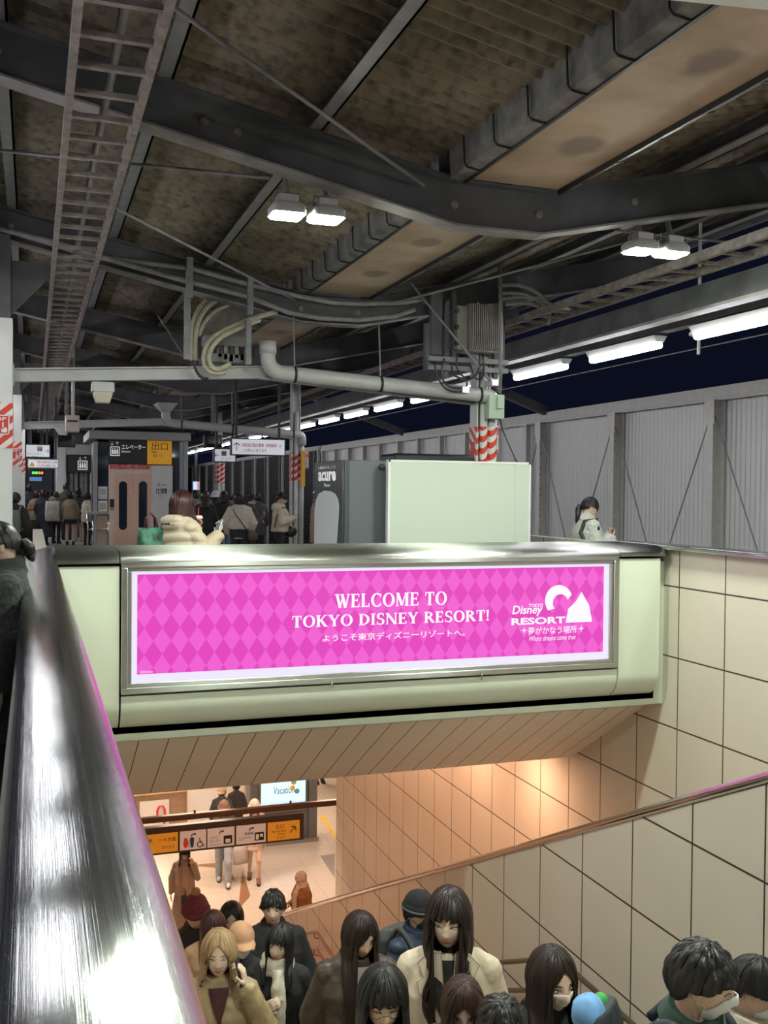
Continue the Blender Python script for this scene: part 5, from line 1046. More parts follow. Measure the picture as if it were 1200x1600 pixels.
def person(label, pos, H, face=0., pitch=0., yaw=0., roll=0., L='down', R='down', hair=('long', 'black'), bangs='middle', hl=.42, coat=None, legs=('trousers', (.02, .02, .022)), top=None, near=1, mask=None, glasses=False, scarf=None, hat=None, sk='fair', walk=.0, width=1., group=None, lean=0., eyes='open', shoes=(.02, .018, .016), wavy=0., hood=None, collar=None, extra=None, top_at=None):
    """coat = dict(c=colour, hem=z, thick=m, kind=plain|puffer|fleece|leather, sleeve=r)"""
    global NP; NP += 1; random.seed(100+NP)
    k = H/1.65; root = thing('person', label, 'person', (0, 0, 0), group)
    vox = {2: .0055, 1: .008, 0: .012}[near]
    S = lambda v: Vector((v[0]*k*(width if abs(v[0]) > .1 else 1), v[1]*k, v[2]*k))
    # lean: bend the upper body forward from the hips
    cl, sl = math.cos(lean), math.sin(lean)
    def B(v):
        v = Vector(v)
        if v.z > .9*k and lean: dz = v.z-.9*k; w_ = min(1, dz/(.15*k)); y = v.y*cl-dz*sl*w_; return Vector((v.x, y, .9*k+dz*(1-(1-cl)*w_)-v.y*sl*w_*.3))
        return v
    M = Matrix.Rotation(yaw, 3, 'Z') @ Matrix.Rotation(roll, 3, 'Y') @ Matrix.Rotation(pitch, 3, 'X')
    piv = B(S((0, .012, 1.435))); hc = piv+M @ (Vector((0, -.015, .105))*k); hd = Head(hc, M, k)
    # ---- body
    mb = MB(); hd.mesh(mb, *((56, 48) if near == 2 else (36, 30) if near == 1 else (24, 20)))
    for s in (1, -1): mb.ell(hd.W((s*.073, .012, -.004)), (.010*k, .020*k, .031*k), 10, 8, R=M)
    mb.chain([B(S((0, .02, 1.37))), piv+M @ Vector((0, 0, .0)), hd.W((0, .02, -.04))], [.060*k, .052*k, .056*k], 14)
    n = 20; rs = []
    for z, a, b, yo in TORSO: rs.append([B(Vector((a*k*width*math.cos(2*PI*j/n), (yo+b*math.sin(2*PI*j/n))*k, z*k))) for j in range(n)])
    mb.rings(rs)
    hip = []; fz = {1: 0, -1: 0}
    legp = {}
    for s in (1, -1):
        st = walk*s; legp[s] = [S((s*.085, .01, .86)), S((s*.09, -.01-.16*st-.02*abs(walk), .47)), S((s*.092, .02-.24*st, .085)), S((s*.095, -.10-.24*st, .035))]
        mb.chain(legp[s][:3], [.088*k, .056*k, .038*k], 12); mb.capsule(legp[s][2], legp[s][3], .036*k, .028*k, 10)
    arms = {}
    for s, ps in ((1, L), (-1, R)):
        el, wr, hdv, pn, cu = ARMS[ps] if isinstance(ps, str) else ps
        sx = lambda v: (v[0]*s, v[1], v[2])
        sh = B(S(sx((.165, .01, 1.335)))); e = B(S(sx(el))); w_ = B(S(sx(wr))); arms[s] = (sh, e, w_, Vector(sx(hdv)), Vector(sx(pn)))
        mb.chain([sh, e, w_], [.045*k, .039*k, .027*k], 12); mb.capsule(w_, w_+Vector(sx(hdv)).normalized()*.02*k, .026*k, .022*k, 10)
        hand(mb, w_+Vector(sx(hdv)).normalized()*.012*k, sx(hdv), sx(pn), (-s, 0, .4) if ps not in ('down', 'bag') else (0, -1, 0), cu, k, 1 if near else 1.15)
    me = fuse(mb, vox, 2 if near == 2 else 1); body = put(me, 'body', skin(sk), root)
    # ---- face
    away = abs(((math.degrees(face)+180) % 360)-180) > 120
    if not away:
        ew = mat('eye_white', (.62, .60, .58), .25); iris = mat('eye_dark', (.02, .012, .01), .15); brow = mat('brow_'+hair[1], tuple(x*.8 for x in HAIR[hair[1]]), .6)
        oz = .0056 if eyes == 'open' else .0018
        ez = .005 if eyes == 'open' else .002
        for s in (1, -1):
            c = hd.face(s*.032, ez, -.0035); e1 = MB(); e1.ell(c, (.0145*k, .0065*k, oz*k), 14, 8, 0, M)
            c2 = c+M @ Vector((0, -.0042*k, -.0008*k)); e1.ell(c2, (.0062*k, .0036*k, min(.006, oz)*k), 12, 8, 1, M); e1.build('eye', [ew, iris], body, smooth=True)
            pts = [hd.face(s*(.032+x), ez+.004+oz*.7-abs(x+.002)*.30, .0012) for x in np.linspace(-.016, .017, 8)]
            MB().tube(pts, [.0008*k, .0013*k, .0016*k, .0017*k, .0017*k, .0018*k, .0018*k, .0010*k], 6).build('eyelashes', iris, body, smooth=True)
            pts = [hd.face(s*(.034+x), .0265-x*x*10-x*.10, .0014) for x in np.linspace(-.019, .020, 8)]
            MB().tube(pts, [.0012*k, .0024*k, .0028*k, .0028*k, .0026*k, .0022*k, .0016*k, .0008*k], 6).build('eyebrow', brow, body, smooth=True)
        if not mask:
            lip = mat('lips', (.40, .12, .10), .4); lb = MB()
            pts = [hd.face(x, -.0555-abs(x)*.10, .0) for x in np.linspace(-.021, .021, 11)]; lb.tube(pts, [(.0008+.0036*math.sin(PI*i/10))*k for i in range(11)], 8)
            pts = [hd.face(x, -.0625+abs(x)*.16, .0) for x in np.linspace(-.019, .019, 11)]; lb.tube(pts, [(.0008+.0044*math.sin(PI*i/10))*k for i in range(11)], 8); lb.build('lips', lip, body, smooth=True)
    # ---- clothes
    ct = None
    if coat:
        th = coat.get('thick', .022); hem = coat.get('hem', .78); sr = coat.get('sleeve', .058); kind = coat.get('kind', 'plain'); fl = coat.get('flare', .02)
        cm = MATS.get('cloth_%s_%s' % (kind, coat['n'])) or cloth(kind, coat['n'], coat['c'])
        mb = MB(); rs = []; n = 28
        zz = [z for z in (hem, .55, .70, .80, .90, 1.02, 1.14, 1.25, 1.33, 1.385, 1.418) if z >= hem]
        for z in zz:
            a, b, yo = tor(max(z, .8)); g_ = max(0, (.9-z))*fl*3; w1 = th*(.75 if z > 1.3 else 1)
            if 1.0 < z < 1.1: w1 += coat.get('waist', .02)
            w1 = w1 if z < 1.4 else th*.9
            rs.append([B(Vector(((a+w1+g_)*k*width*math.copysign(abs(math.cos(2*PI*j/n))**.85, math.cos(2*PI*j/n)), (yo+(b+w1+g_)*math.copysign(abs(math.sin(2*PI*j/n))**.85, math.sin(2*PI*j/n)))*k, z*k))) for j in range(n)])
        mb.rings(rs)
        for s in (1, -1):
            sh, e, w_, hv, _ = arms[s]; d2 = (w_-e).normalized(); we = w_-d2*.008*k
            mb.chain([sh+Vector((-s*.055*k, 0, .012*k)), sh+Vector((-s*.012*k, 0, -.012*k)), e, we], [max(.066, sr-.002)*k, max(.069, sr+.006)*k, (sr)*k, (sr-.012)*k], 14)
            cu = coat.get('cuff', 0)
            if cu: mb.tube([we-d2*.05*k, we+d2*.004*k], (sr-.006)*k, 14)
        cz = coat.get('neck', 0 if collar == 'lapel' else .05)
        if cz: mb.tube([B(S((0, .016, 1.39))), B(S((0, .012, 1.40+cz*.5))), B(S((0, .006, 1.40+cz)))], [(.078+th*.6)*k, (.072+th*.5)*k, (.070+th*.4)*k], 18)
        if hood:
            hp_ = B(S((0, .10, 1.37))); mb.ell(hp_, (.15*k, .075*k, .085*k), 16, 10); mb.ell(hp_+Vector((0, -.03*k, .035*k)), (.115*k, .07*k, .05*k), 16, 10)
        me = fuse(mb, vox*1.25, 3)
        q = {'plain': (.006, 11, 0), 'leather': (.008, 13, 0), 'puffer': (.004, 10, .010), 'fleece': (.006, 26, 0), 'knit': (.004, 16, 0), 'trench': (.006, 9, 0)}[kind]
        wrinkle(me, q[0]*k, q[1]/k, (1, 1, .45) if kind != 'fleece' else (1, 1, 1), q[2], .085, NP*3.7)
        ct = put(me, coat.get('name', 'coat'), cm, root)
        # opening, collar, buttons
        def front(x, z, off=.004):
            a, b, yo = tor(max(z, .8)); g_ = max(0, (.9-z))*fl*3; bb = b+th*(.75 if z > 1.3 else 1)+g_+off+(coat.get('waist', .02) if 1.0 < z < 1.1 else 0)*.8; xr = min(.98, abs(x)/((a+th+g_)*width)); return B(Vector((x*k, (yo-bb*(1-xr**2.35)**(1/2.35))*k, z*k)))
        if near and not away:
            z0 = max(hem+.01, .55); lm = mat('seam_'+coat['n'], tuple(x*.45 for x in coat['c']), .6)
            MB().tube([front(.012, z, .004) for z in np.linspace(1.37, z0, 18)], .0035*k, 6).build('front_seam', lm, ct, smooth=True)
            if collar == 'lapel':
                lc = MATS['cloth_%s_%s' % (kind, coat['n'])]
                for s in (1, -1):
                    poly = [(.030, 1.435), (.085, 1.425), (.125, 1.375), (.100, 1.335), (.125, 1.315), (.115, 1.28), (.012, 1.13), (.008, 1.17)]
                    a_ = [front(s*x, min(z, 1.385), .017)+Vector((0, 0, max(0, z-1.385)*k)) for x, z in poly]; b_ = [front(s*x, min(z, 1.385), -.004)+Vector((0, 0, max(0, z-1.385)*k)) for x, z in poly]; n_ = len(poly)
                    f_ = [tuple(range(n_)), tuple(reversed(range(n_, 2*n_)))]+[(i, n_+i, n_+(i+1) % n_, (i+1) % n_) for i in range(n_)]
                    if s > 0: f_ = [tuple(reversed(q_)) for q_ in f_]
                    MB().add(a_+b_, f_).build('lapel', lc, ct)
                    MB().tube(a_+[a_[0]], .0022*k, 6).build('lapel_edge', lm, ct, smooth=True)
            if coat.get('buttons'):
                for z in coat['buttons']:
                    for xx in coat.get('bx', (.0,)):
                        c = front(xx, z, .006); MB().ell(c, (.011*k, .005*k, .011*k), 10, 6).build('button', mat('button_brown', (.10, .055, .03), .3), ct, smooth=True)
            if coat.get('belt'):
                MB().rings([[B(Vector(((tor(z)[0]+th+.030)*k*width*math.cos(2*PI*j/24), (tor(z)[1]+th+.030)*k*math.sin(2*PI*j/24), z*k))) for j in range(24)] for z in (1.0, 1.045)]).build('belt', mat('belt_'+coat['n'], tuple(x*.8 for x in coat['c']), .5), ct, smooth=2)
            if coat.get('pockets'):
                for s in (1, -1):
                    pl = [front(s*x, z, .008) for x, z in ((.06, .93), (.14, .90), (.135, .86), (.055, .89))]; pb = [front(s*x, z, -.006) for x, z in ((.06, .93), (.14, .90), (.135, .86), (.055, .89))]
                    MB().add(pl+pb, [(0, 1, 2, 3), (7, 6, 5, 4), (0, 4, 5, 1), (1, 5, 6, 2), (2, 6, 7, 3), (3, 7, 4, 0)]).build('pocket_flap', MATS['cloth_%s_%s' % (kind, coat['n'])], ct)
    if top is not None:                                # a roll neck or shirt collar under the coat
        mb = MB(); mb.tube([B(S((0, .018, 1.36))), piv+M @ (Vector((0, .004, -.02))*k), piv+M @ (Vector((0, .008, .022))*k)], [.088*k, .066*k, .063*k], 18)
        me = fuse(mb, vox*1.2, 2); put(me, 'roll_neck', cloth('knit', *top), root)
        if coat and not away:
            zl, w0 = (1.13, .085) if collar == 'lapel' else (1.24, .055); rs = []
            for i in range(9):
                z = lerp(1.395, zl, i/8); ww = lerp(w0, .006, (i/8)**1.2); rs.append([front(x, min(z, 1.385), .011)+Vector((0, 0, max(0, z-1.385)*k)) for x in np.linspace(-ww, ww, 7)]+[front(x, min(z, 1.385), -.02)+Vector((0, 0, max(0, z-1.385)*k)) for x in np.linspace(ww, -ww, 7)])
            MB().rings(rs).build('shirt_front', cloth('knit', *top), root, smooth=True)
    kd, lc = legs
    if kd:
        mb = MB(); n = 20
        if kd == 'trousers' or kd == 'wide':
            rs = [[Vector(((a+.012)*k*width*math.cos(2*PI*j/n), (yo+(b+.012)*math.sin(2*PI*j/n))*k, z*k)) for j in range(n)] for z, a, b, yo in ((.82, .150, .102, .01), (.90, .162, .112, .015), (1.0, .14, .098, 0))]; mb.rings(rs)
            for s in (1, -1): p = legp[s]; w_ = 1.25 if kd == 'wide' else 1; mb.chain([p[0], p[1], p[2]+Vector((0, 0, -.01))], [.098*k, .070*k*w_, .056*k*w_], 14)
        else:
            zh = {'skirt': .42, 'longskirt': .16, 'shorts': .66}[kd]; sp = {'skirt': .09, 'longskirt': .13, 'shorts': .05}[kd]
            rs = [[Vector(((a+.014)*k*width*math.cos(2*PI*j/n), (yo+(b+.014)*math.sin(2*PI*j/n))*k, z*k)) for j in range(n)] for z, a, b, yo in ((zh, .15+sp, .10+sp, .01), (.86, .158, .106, .01), (.92, .162, .112, .015), (1.02, .138, .098, 0))]; mb.rings(rs)
        me = fuse(mb, vox*1.5, 2); wrinkle(me, .005*k, 10/k, (1, 1, .4), seed=NP); put(me, {'wide': 'trousers', 'longskirt': 'skirt'}.get(kd, kd), cloth('plain', 'legs%d' % int(sum(lc)*9999), lc), root)
    shm = mat('shoe_%d' % int(sum(shoes)*9999), shoes, .5)
    for s in (1, -1):
        p = legp[s]; mb = MB(); b = p[2]; mb.ell((b.x, b.y-.055*k, .052*k), (.046*k, .125*k, .050*k), 14, 8); mb.tube([(b.x, b.y, .03*k), (b.x, b.y, .12*k)], [.045*k, .048*k], 12)
        me = fuse(mb, .012, 2); put(me, 'shoe', shm, root)
        fl_ = MB(); fl_.prism([(b.x+.045*k*math.cos(i), b.y-.055*k+.125*k*math.sin(i)) for i in np.linspace(0, 2*PI, 18)[:-1]], (0, 0, .0), (1, 0, 0), (0, 1, 0), .02*k); fl_.build('sole', mat('shoe_sole', (.05, .05, .05) if sum(shoes) < 1 else (.6, .6, .58), .7), root)
    # ---- hair
    if hair[0]: make_hair(root, hd, B, k, width, hair, bangs, hl, coat, near, wavy, hat, lean)
    # ---- accessories
    if mask:
        mm = mat('mask_'+mask, {'white': (.72, .72, .74), 'pink': (.74, .60, .54), 'black': (.02, .02, .02)}[mask], .7); nU, nV = 22, 16; rs = []
        for i in range(nV):
            z = lerp(.000, -.108, i/(nV-1)); rs.append([])
            wmx = .0555*(1-.22*abs(i/(nV-1)-.35)); fold = .0022*math.sin(i/(nV-1)*PI*5)
            for j in range(nU):
                u = -1+2*j/(nU-1); x = u*wmx; base = hd.face(x, z-.012*(u*u)*(.5-i/(nV-1))*2, 0); tent = .006*(1-u*u)+.0035
                rs[-1].append(base+M @ Vector((0, -(tent+fold*(1-u*u))*k, 0)))
        fr = MB(); fr.rings(rs, cap=False, closed=False); o = fr.build('mask', mm, root, smooth=True); sm = o.modifiers.new('s', 'SOLIDIFY'); sm.thickness = .003
        for s in (1, -1):
            for zz in (-.008, -.085): MB().tube([hd.face(s*.056, zz, .006), hd.W((s*.070, -.02, zz*.5)), hd.W((s*.077, .018, .0 if zz > -.05 else -.03))], .0014*k, 5).build('ear_loop', mm, o, smooth=True)
    if glasses:
        gm = mat('glasses_frame', (.03, .025, .02), .3, .6); gl = MB()
        for s in (1, -1):
            c = hd.face(s*.033, .0, .014); gl.tube([c+M @ Vector((.021*k*math.cos(i), .003*abs(math.cos(i)), .0165*k*math.sin(i))) for i in np.linspace(0, 2*PI, 22)], .0013*k, 6)
            gl.tube([hd.face(s*.054, .004, .014), hd.W((s*.074, -.03, .006)), hd.W((s*.078, .01, .004))], .0014*k, 6)
        gl.tube([hd.face(-.012, .003, .012), hd.face(0, .006, .010), hd.face(.012, .003, .012)], .0013*k, 6); gl.build('glasses', gm, root, smooth=True)
    if scarf:
        mb = MB(); c0 = B(S((0, .012, 1.405)))
        for rr, dz, tr in ((.085, 0, .036), (.078, .038, .030), (.095, -.035, .030)): mb.tube([c0+Vector((rr*k*math.cos(i), rr*k*math.sin(i)*.95-.006*k, (dz+.012*math.sin(2*i+dz*40))*k)) for i in np.linspace(0, 2*PI, 20)], tr*k, 10)
        mb.tube([c0+Vector((.02*k, -.10*k, 0)), c0+Vector((.03*k, -.15*k, -.10*k)), c0+Vector((.035*k, -.17*k, -.24*k)), c0+Vector((.03*k, -.165*k, -.42*k))], [.040*k, .05*k, .05*k, .045*k], 10)
        if scarf[0] == 'veil':
            mb.ell(hd.W((0, .006, .008)), (.092*k, .112*k, .128*k), 20, 14, 0, M)
        me = fuse(mb, vox*1.3, 2); wrinkle(me, .006*k, 22, seed=NP); put(me, 'head_scarf' if scarf[0] == 'veil' else 'scarf', cloth('knit', *scarf), root)
    if hat: make_hat(root, hd, M, k, hat, vox)
    Rz = Matrix.Rotation(face, 3, 'Z'); pos = Vector(pos); sc = 1.
    if top_at is not None:                             # settle the crown of the head where the photo has it, feet on the ground
        tl = max((hd.W((0.0, y_, z_)) for y_, z_ in ((0, .133), (.04, .125), (.08, .10), (.10, .06))), key=lambda v: v.z); sc = (top_at.z-pos.z)/tl.z; q_ = Rz @ (tl*sc); pos = Vector((top_at.x-q_.x, top_at.y-q_.y, pos.z))
    root.location = pos; root.rotation_euler = (0, 0, face); root.scale = (sc, sc, sc)
    P_ = {'sc': sc}
    Rz = Rz @ Matrix.Scale(sc, 3)
    for s, nm in ((1, 'L'), (-1, 'R')): sh, e, w_, hv, pn = arms[s]; P_[nm] = (Vector(pos)+Rz @ (w_+hv.normalized()*.075*k), (Rz @ hv).normalized(), (Rz @ pn).normalized())
    P_['head'] = Vector(pos)+Rz @ hc; P_['back'] = Vector(pos)+Rz @ B(S((0, .16, 1.2))); P_['k'] = k; P_['Rz'] = Rz; P_['pos'] = Vector(pos); P_['root'] = root; P_['B'] = lambda v: Vector(pos)+Rz @ B(S(v)); P_['hd'] = lambda v: Vector(pos)+Rz @ hd.W(v); P_['B2'] = lambda v: B(S(v))
    return P_
def cloth(kind, n, c):
    nm = 'cloth_%s_%s' % (kind, n)
    if nm in MATS: return MATS[nm]
    if kind == 'leather': return mat(nm, c, .38, var=.25, vs_=7, bump=.25, bs=90)
    if kind == 'fleece': return mat(nm, c, .95, var=.22, vs_=60, bump=.9, bs=170)
    if kind == 'puffer': return mat(nm, c, .6, var=.08, vs_=6, bump=.12, bs=60)
    if kind == 'knit': return mat(nm, c, .9, var=.15, vs_=40, bump=.5, bs=220)
    return mat(nm, c, .8, var=.10, vs_=9, bump=.12, bs=320)
def make_hair(root, hd, B, k, width, hair, bangs, hl, coat, near, wavy, hat, lean):
    st, cn = hair; hm = hair_mat('hair_'+cn, HAIR[cn]); rx, ry, rz_ = .072, .093, .115
    nu = (112, 72, 40)[2-near]; nv = (40, 28, 16)[2-near]; th = coat.get('thick', .022) if coat else .01
    open_ = {'middle': 44, 'full': 46, 'side': 44, 'short': 50, 'pulled': 60, 'heavy': 40, 'none': 58}[bangs]; rs = []
    P_ = [noise.noise(Vector((i*.33, NP*1.7, .2))) for i in range(nu)]
    for i in range(nu):
        ph = -180+360*i/(nu-1) if False else -180+360*i/nu; pr = math.radians(ph); ap = abs(ph); fs, fc = math.sin(pr), -math.cos(pr); col_ = []
        t_o = ap/open_
        if ap < open_:
            if bangs in ('full', 'heavy'): te = 71+4*math.sin(ph*.35)+4*P_[i]+(8*t_o**2)
            elif bangs == 'middle': te = lerp(50, 92, t_o**1.3)
            elif bangs == 'side': te = lerp(60, 90, abs((ph-14)/open_)**1.2) if ph < 60 else 90
            elif bangs == 'short': te = lerp(70, 78, t_o)+6*P_[i]
            else: te = lerp(54, 80, t_o)
            drop = 0
        else:
            te = 90
            if st in ('long', 'bob'): u = min(1, (ap-open_)/30); drop = hl*(.82+.18*u)*(1+.05*P_[i])
            elif st == 'short': te = lerp(84, 118, min(1, max(0, (ap-70))/70)); drop = 0
            elif st == 'pony' or st == 'bun': te = lerp(88, 112, min(1, max(0, ap-80)/80)); drop = 0
            if st in ('short', 'pony', 'bun') and 72 < ap < 108: te = min(te, 86 if st != 'short' else 92)
        vol = {'long': .016, 'bob': .020, 'short': .013, 'pony': .008, 'bun': .008}[st]
        for j in range(nv):
            t = j/(nv-1); clump = .0035*math.sin(ph*.9+P_[i]*4)*min(1, t*3)+.003*noise.noise(Vector((i*.9, t*3, NP)))
            if st == 'short': clump = .013*noise.noise(Vector((fs*5.5+NP, fc*5.5, t*4.2)))+.005*noise.noise(Vector((i*.8, t*5, NP)))
            tot = math.radians(te)*.10+drop; d = t*tot; arc = math.radians(te)*.10
            if d <= arc or drop == 0:
                a = min(te, te*d/arc if arc else te); a = te*t if drop == 0 else math.degrees(d/.10); ar = math.radians(a)
                o = vol*(.75+.25*math.sin(min(ar, PI/2)))+clump
                if ap < open_: o *= lerp(1, .42 if bangs in ('middle', 'side', 'none') else .85, t)
                zz = math.cos(ar); p = Vector(((rx+o)*math.sin(ar)*fs, (ry+o)*math.sin(ar)*fc+.006, (rz_+o*.8)*zz))
                if zz < 0 and fc > 0: p.y *= 1-.38*(-zz)
                if abs(fs) < .12 and bangs == 'middle' and a < 60 and fc < 0: p.z -= .004
                w_ = hd.W(p)
            else:
                dd = (d-arc)*k; o = vol+clump; p0 = hd.W(Vector(((rx+o)*fs, (ry+o)*fc+.006, 0)))
                sway = Vector((fs, fc, 0))*(.012*math.sin(dd*9)+wavy*.022*math.sin(dd*22+P_[i]*3)*min(1, dd*5))*k
                sh_ = max(0, 1-dd/.10/k); inn = 1-.10*min(1, dd/(.09*k))*(1 if st != 'bob' else .4)
                q = hd.c+(p0-hd.c)*1.0; q = Vector((hd.c.x+(p0.x-hd.c.x)*inn, hd.c.y+(p0.y-hd.c.y)*inn, p0.z-dd))+sway
                zt = q.z/k
                if .8 < zt < 1.42:
                    a_, b_, yo = tor(zt); a_ = (a_+th+.020)*k*width; b_ = (b_+th+.022)*k; ctr = B(Vector((0, yo*k, q.z))); ctr.z = q.z
                    e = ((q.x)/a_)**2+((q.y-ctr.y)/b_)**2
                    if e < 1:
                        if fc < .35: yy = ctr.y-b_*math.sqrt(max(0, 1-(q.x/a_)**2)); q.y = min(q.y, yy)
                        else: yy = ctr.y+b_*math.sqrt(max(0, 1-(q.x/a_)**2)); q.y = max(q.y, yy)
                w_ = q
            col_.append(w_)
        rs.append(col_)
    A_ = np.array([[tuple(v) for v in r] for r in rs]); hz = hd.c.z-.02
    if st in ('long', 'bob'):
        for _ in range(5):
            Bm = A_.copy(); Bm[:, 1:-1] = .5*A_[:, 1:-1]+.125*(np.roll(A_, 1, 0)[:, 1:-1]+np.roll(A_, -1, 0)[:, 1:-1]+A_[:, 2:]+A_[:, :-2]); lo_ = (A_[:, :, 2] < hz)[:, :, None]; A_ = np.where(lo_, Bm, A_)
    mb = MB(); mb.rings([[A_[i, j] for i in range(nu)] for j in range(nv)], cap=False)
    me = bpy.data.meshes.new('hair'); me.from_pydata(mb.v, [], mb.f); uv = me.uv_layers.new(name='UVMap')
    li = np.empty(len(me.loops), int); me.loops.foreach_get('vertex_index', li); U = np.stack([(li % nu)/nu, (li//nu)/nv], 1); uv.data.foreach_set('uv', U.ravel())
    o = put(me, 'hair', hm, root); sm = o.modifiers.new('s', 'SOLIDIFY'); sm.thickness = .010*k; sm.offset = -1
    if st in ('pony', 'bun'):
        mb = MB(); b0 = hd.W((0, .100, -.01)); tail = hl
        if st == 'pony':
            pts = [b0, hd.W((0, .135, -.015))]+[hd.W((0, .135, -.015))+Vector((.012*math.sin(i*1.3), .012*i*k*(.5), -tail*k*i/6)) for i in range(1, 7)]
            mb.tube(pts, [.016*k, .024*k, .034*k, .036*k, .034*k, .028*k, .020*k, .006*k], 14)
        else: mb.ell(hd.W((0, .105, .06)), (.04*k, .035*k, .04*k), 14, 10)
        q = mb.build('ponytail' if st == 'pony' else 'bun', mat('hair_tail_'+cn, HAIR[cn], .4, var=.5, vs_=30, bump=.6, bs=90, stretch=(1, 1, .1)), o, smooth=True)
        MB().tube([hd.W((0, .094, -.01)), hd.W((0, .112, -.012))], .022*k, 12).build('hair_tie', black, o, smooth=True)
def make_hat(root, hd, M, k, hat, vox):
    kind, n, c = hat; hm = cloth('knit' if kind == 'beanie' else 'plain', 'hat_'+n, c); mb = MB()
    def dome(r, z0, zt):
        rs = []
        for i in range(9):
            t = i/8*PI/2; rs.append([hd.W((r[0]*math.cos(t)*math.cos(2*PI*j/24), r[1]*math.cos(t)*math.sin(2*PI*j/24)+.004, z0+(zt-z0)*math.sin(t))) for j in range(24)])
        mb.rings([[hd.W((r[0]*.98*math.cos(2*PI*j/24), r[1]*.98*math.sin(2*PI*j/24)+.004, z0-.03)) for j in range(24)]]+rs[:-1]+[[(p-hd.W((0, .004, zt)))*.3+hd.W((0, .004, zt)) for p in rs[-2]]])
    if kind in ('cap', 'cap_back'):
        dome((.098, .120), .045, .150); s = 1 if kind == 'cap_back' else -1
        rs = []
        for i in range(6):
            t = i/5; rs.append([hd.W((x*(1-.12*t*t), s*(.085+.105*t*math.sqrt(max(.02, 1-(x/.088)**2))), .040-.028*t-1.5*x*x)) for x in np.linspace(-.082, .082, 13)])
        top_ = rs; bot = [[p-M @ Vector((0, 0, .017*k)) for p in r] for r in rs]; mb.rings([list(a)+list(reversed(b)) for a, b in zip(top_, bot)])
        me = fuse(mb, max(vox, .007), 1)
    elif kind == 'beanie':
        dome((.096, .118), .045, .158)
        for z in (.02, .035, .05): mb.tube([hd.W((.094*math.cos(i), .114*math.sin(i)+.004, z)) for i in np.linspace(0, 2*PI, 24)], .014*k, 8)
        me = fuse(mb, max(vox, .008), 2)
    elif kind == 'pom':
        dome((.096, .118), .045, .158); mb.tube([hd.W((.094*math.cos(i), .114*math.sin(i)+.004, .035)) for i in np.linspace(0, 2*PI, 24)], .018*k, 8); me = fuse(mb, max(vox, .008), 2)
    else:   # fluffy round hat with ears or bucket
        dome((.106, .128), .03, .165); rs = [[hd.W((r_*1.0*math.cos(2*PI*j/24), r_*1.2*math.sin(2*PI*j/24), z)) for j in range(24)] for r_, z in ((.10, .055), (.135, .01), (.130, .0), (.095, .03))]; mb.rings(rs); me = fuse(mb, max(vox, .008), 2)
    if kind in ('bucket', 'pom'): wrinkle(me, .005*k, 45, seed=NP)
    o = put(me, 'hat', hm, root)
    if kind == 'pom': q = MB(); q.ell(hd.W((0, .004, .185)), (.034*k, .034*k, .034*k), 14, 10); q.build('pompom', mat('pompom_orange', (.42, .18, .07), .9, bump=.8, bs=120), o, smooth=True)
    if hat[1].startswith('banded'): q = MB(); q.tube([hd.W((.100*math.cos(i), .122*math.sin(i)+.004, .035)) for i in np.linspace(0, 2*PI, 28)], .011*k, 8); q.build('hat_band', mat('grey_band', (.10, .10, .10), .7), o, smooth=True)
# ---- things people hold
def phone(label, P_, side, rim=(.02, .02, .022)):
    c, d, pn = P_[side]; z = d; x = z.cross(pn).normalized(); y = pn
    o = thing('mobile_phone', label, 'phone', c+pn*.028)
    mb = MB(); c0 = c+pn*.022+d*.012; pr = rrect(-.036, .036, -.075, .075, .01, 3)
    mb.rings([[c0+x*a+d*b-pn*.004 for a, b in pr], [c0+x*a+d*b+pn*.004 for a, b in pr]]); mb.build('case', mat('phone_case_%d' % int(sum(rim)*999), rim, .3), o)
    mb = MB(); pr = rrect(-.033, .033, -.070, .070, .008, 3); mb.rings([[c0+x*a+d*b+pn*.0042 for a, b in pr], [c0+x*a+d*b+pn*.005 for a, b in pr]]); mb.build('screen', mat('phone_screen', (.01, .01, .012), .08, emit=(.5, .6, .8), es=.25), o)
    return o
def tote(label, c, wd, ht, dp, rot, m_, strap, name='shopping_bag', cat='bag', flop=.0, pat=None):
    o = thing(name, label, cat, c); o.rotation_euler = (0, 0, rot)
    org = Vector(c); mb = MB(); n = 20; rs = []
    for t, w_, d_ in ((0, .92, .75), (.1, 1, 1), (.5, 1.0, 1.05), (.85, .96, .7), (1, .94, .35)):
        rs.append([Vector((wd/2*w_*math.copysign(abs(math.cos(2*PI*j/n))**.5, math.cos(2*PI*j/n)), dp/2*d_*math.copysign(abs(math.sin(2*PI*j/n))**.6, math.sin(2*PI*j/n)), -ht+ht*t)) for j in range(n)])
    mb.rings(rs); me = bpy.data.meshes.new('b'); me.from_pydata(mb.v, [], mb.f); wrinkle(me, .012, 9, seed=ht*7)
    q = put(me, 'bag_body', m_, o)
    for s in (-1, 1):
        h = MB(); h.tube([(-wd*.22, s*dp*.15, -.01), (-wd*.16, s*.01, strap*.7), (0, 0, strap), (wd*.16, s*.01, strap*.7), (wd*.22, s*dp*.15, -.01)], .009, 6); me2 = bpy.data.meshes.new('h'); me2.from_pydata(h.v, [], h.f); put(me2, 'handle', m_ if pat is None else pat, o)
    return o
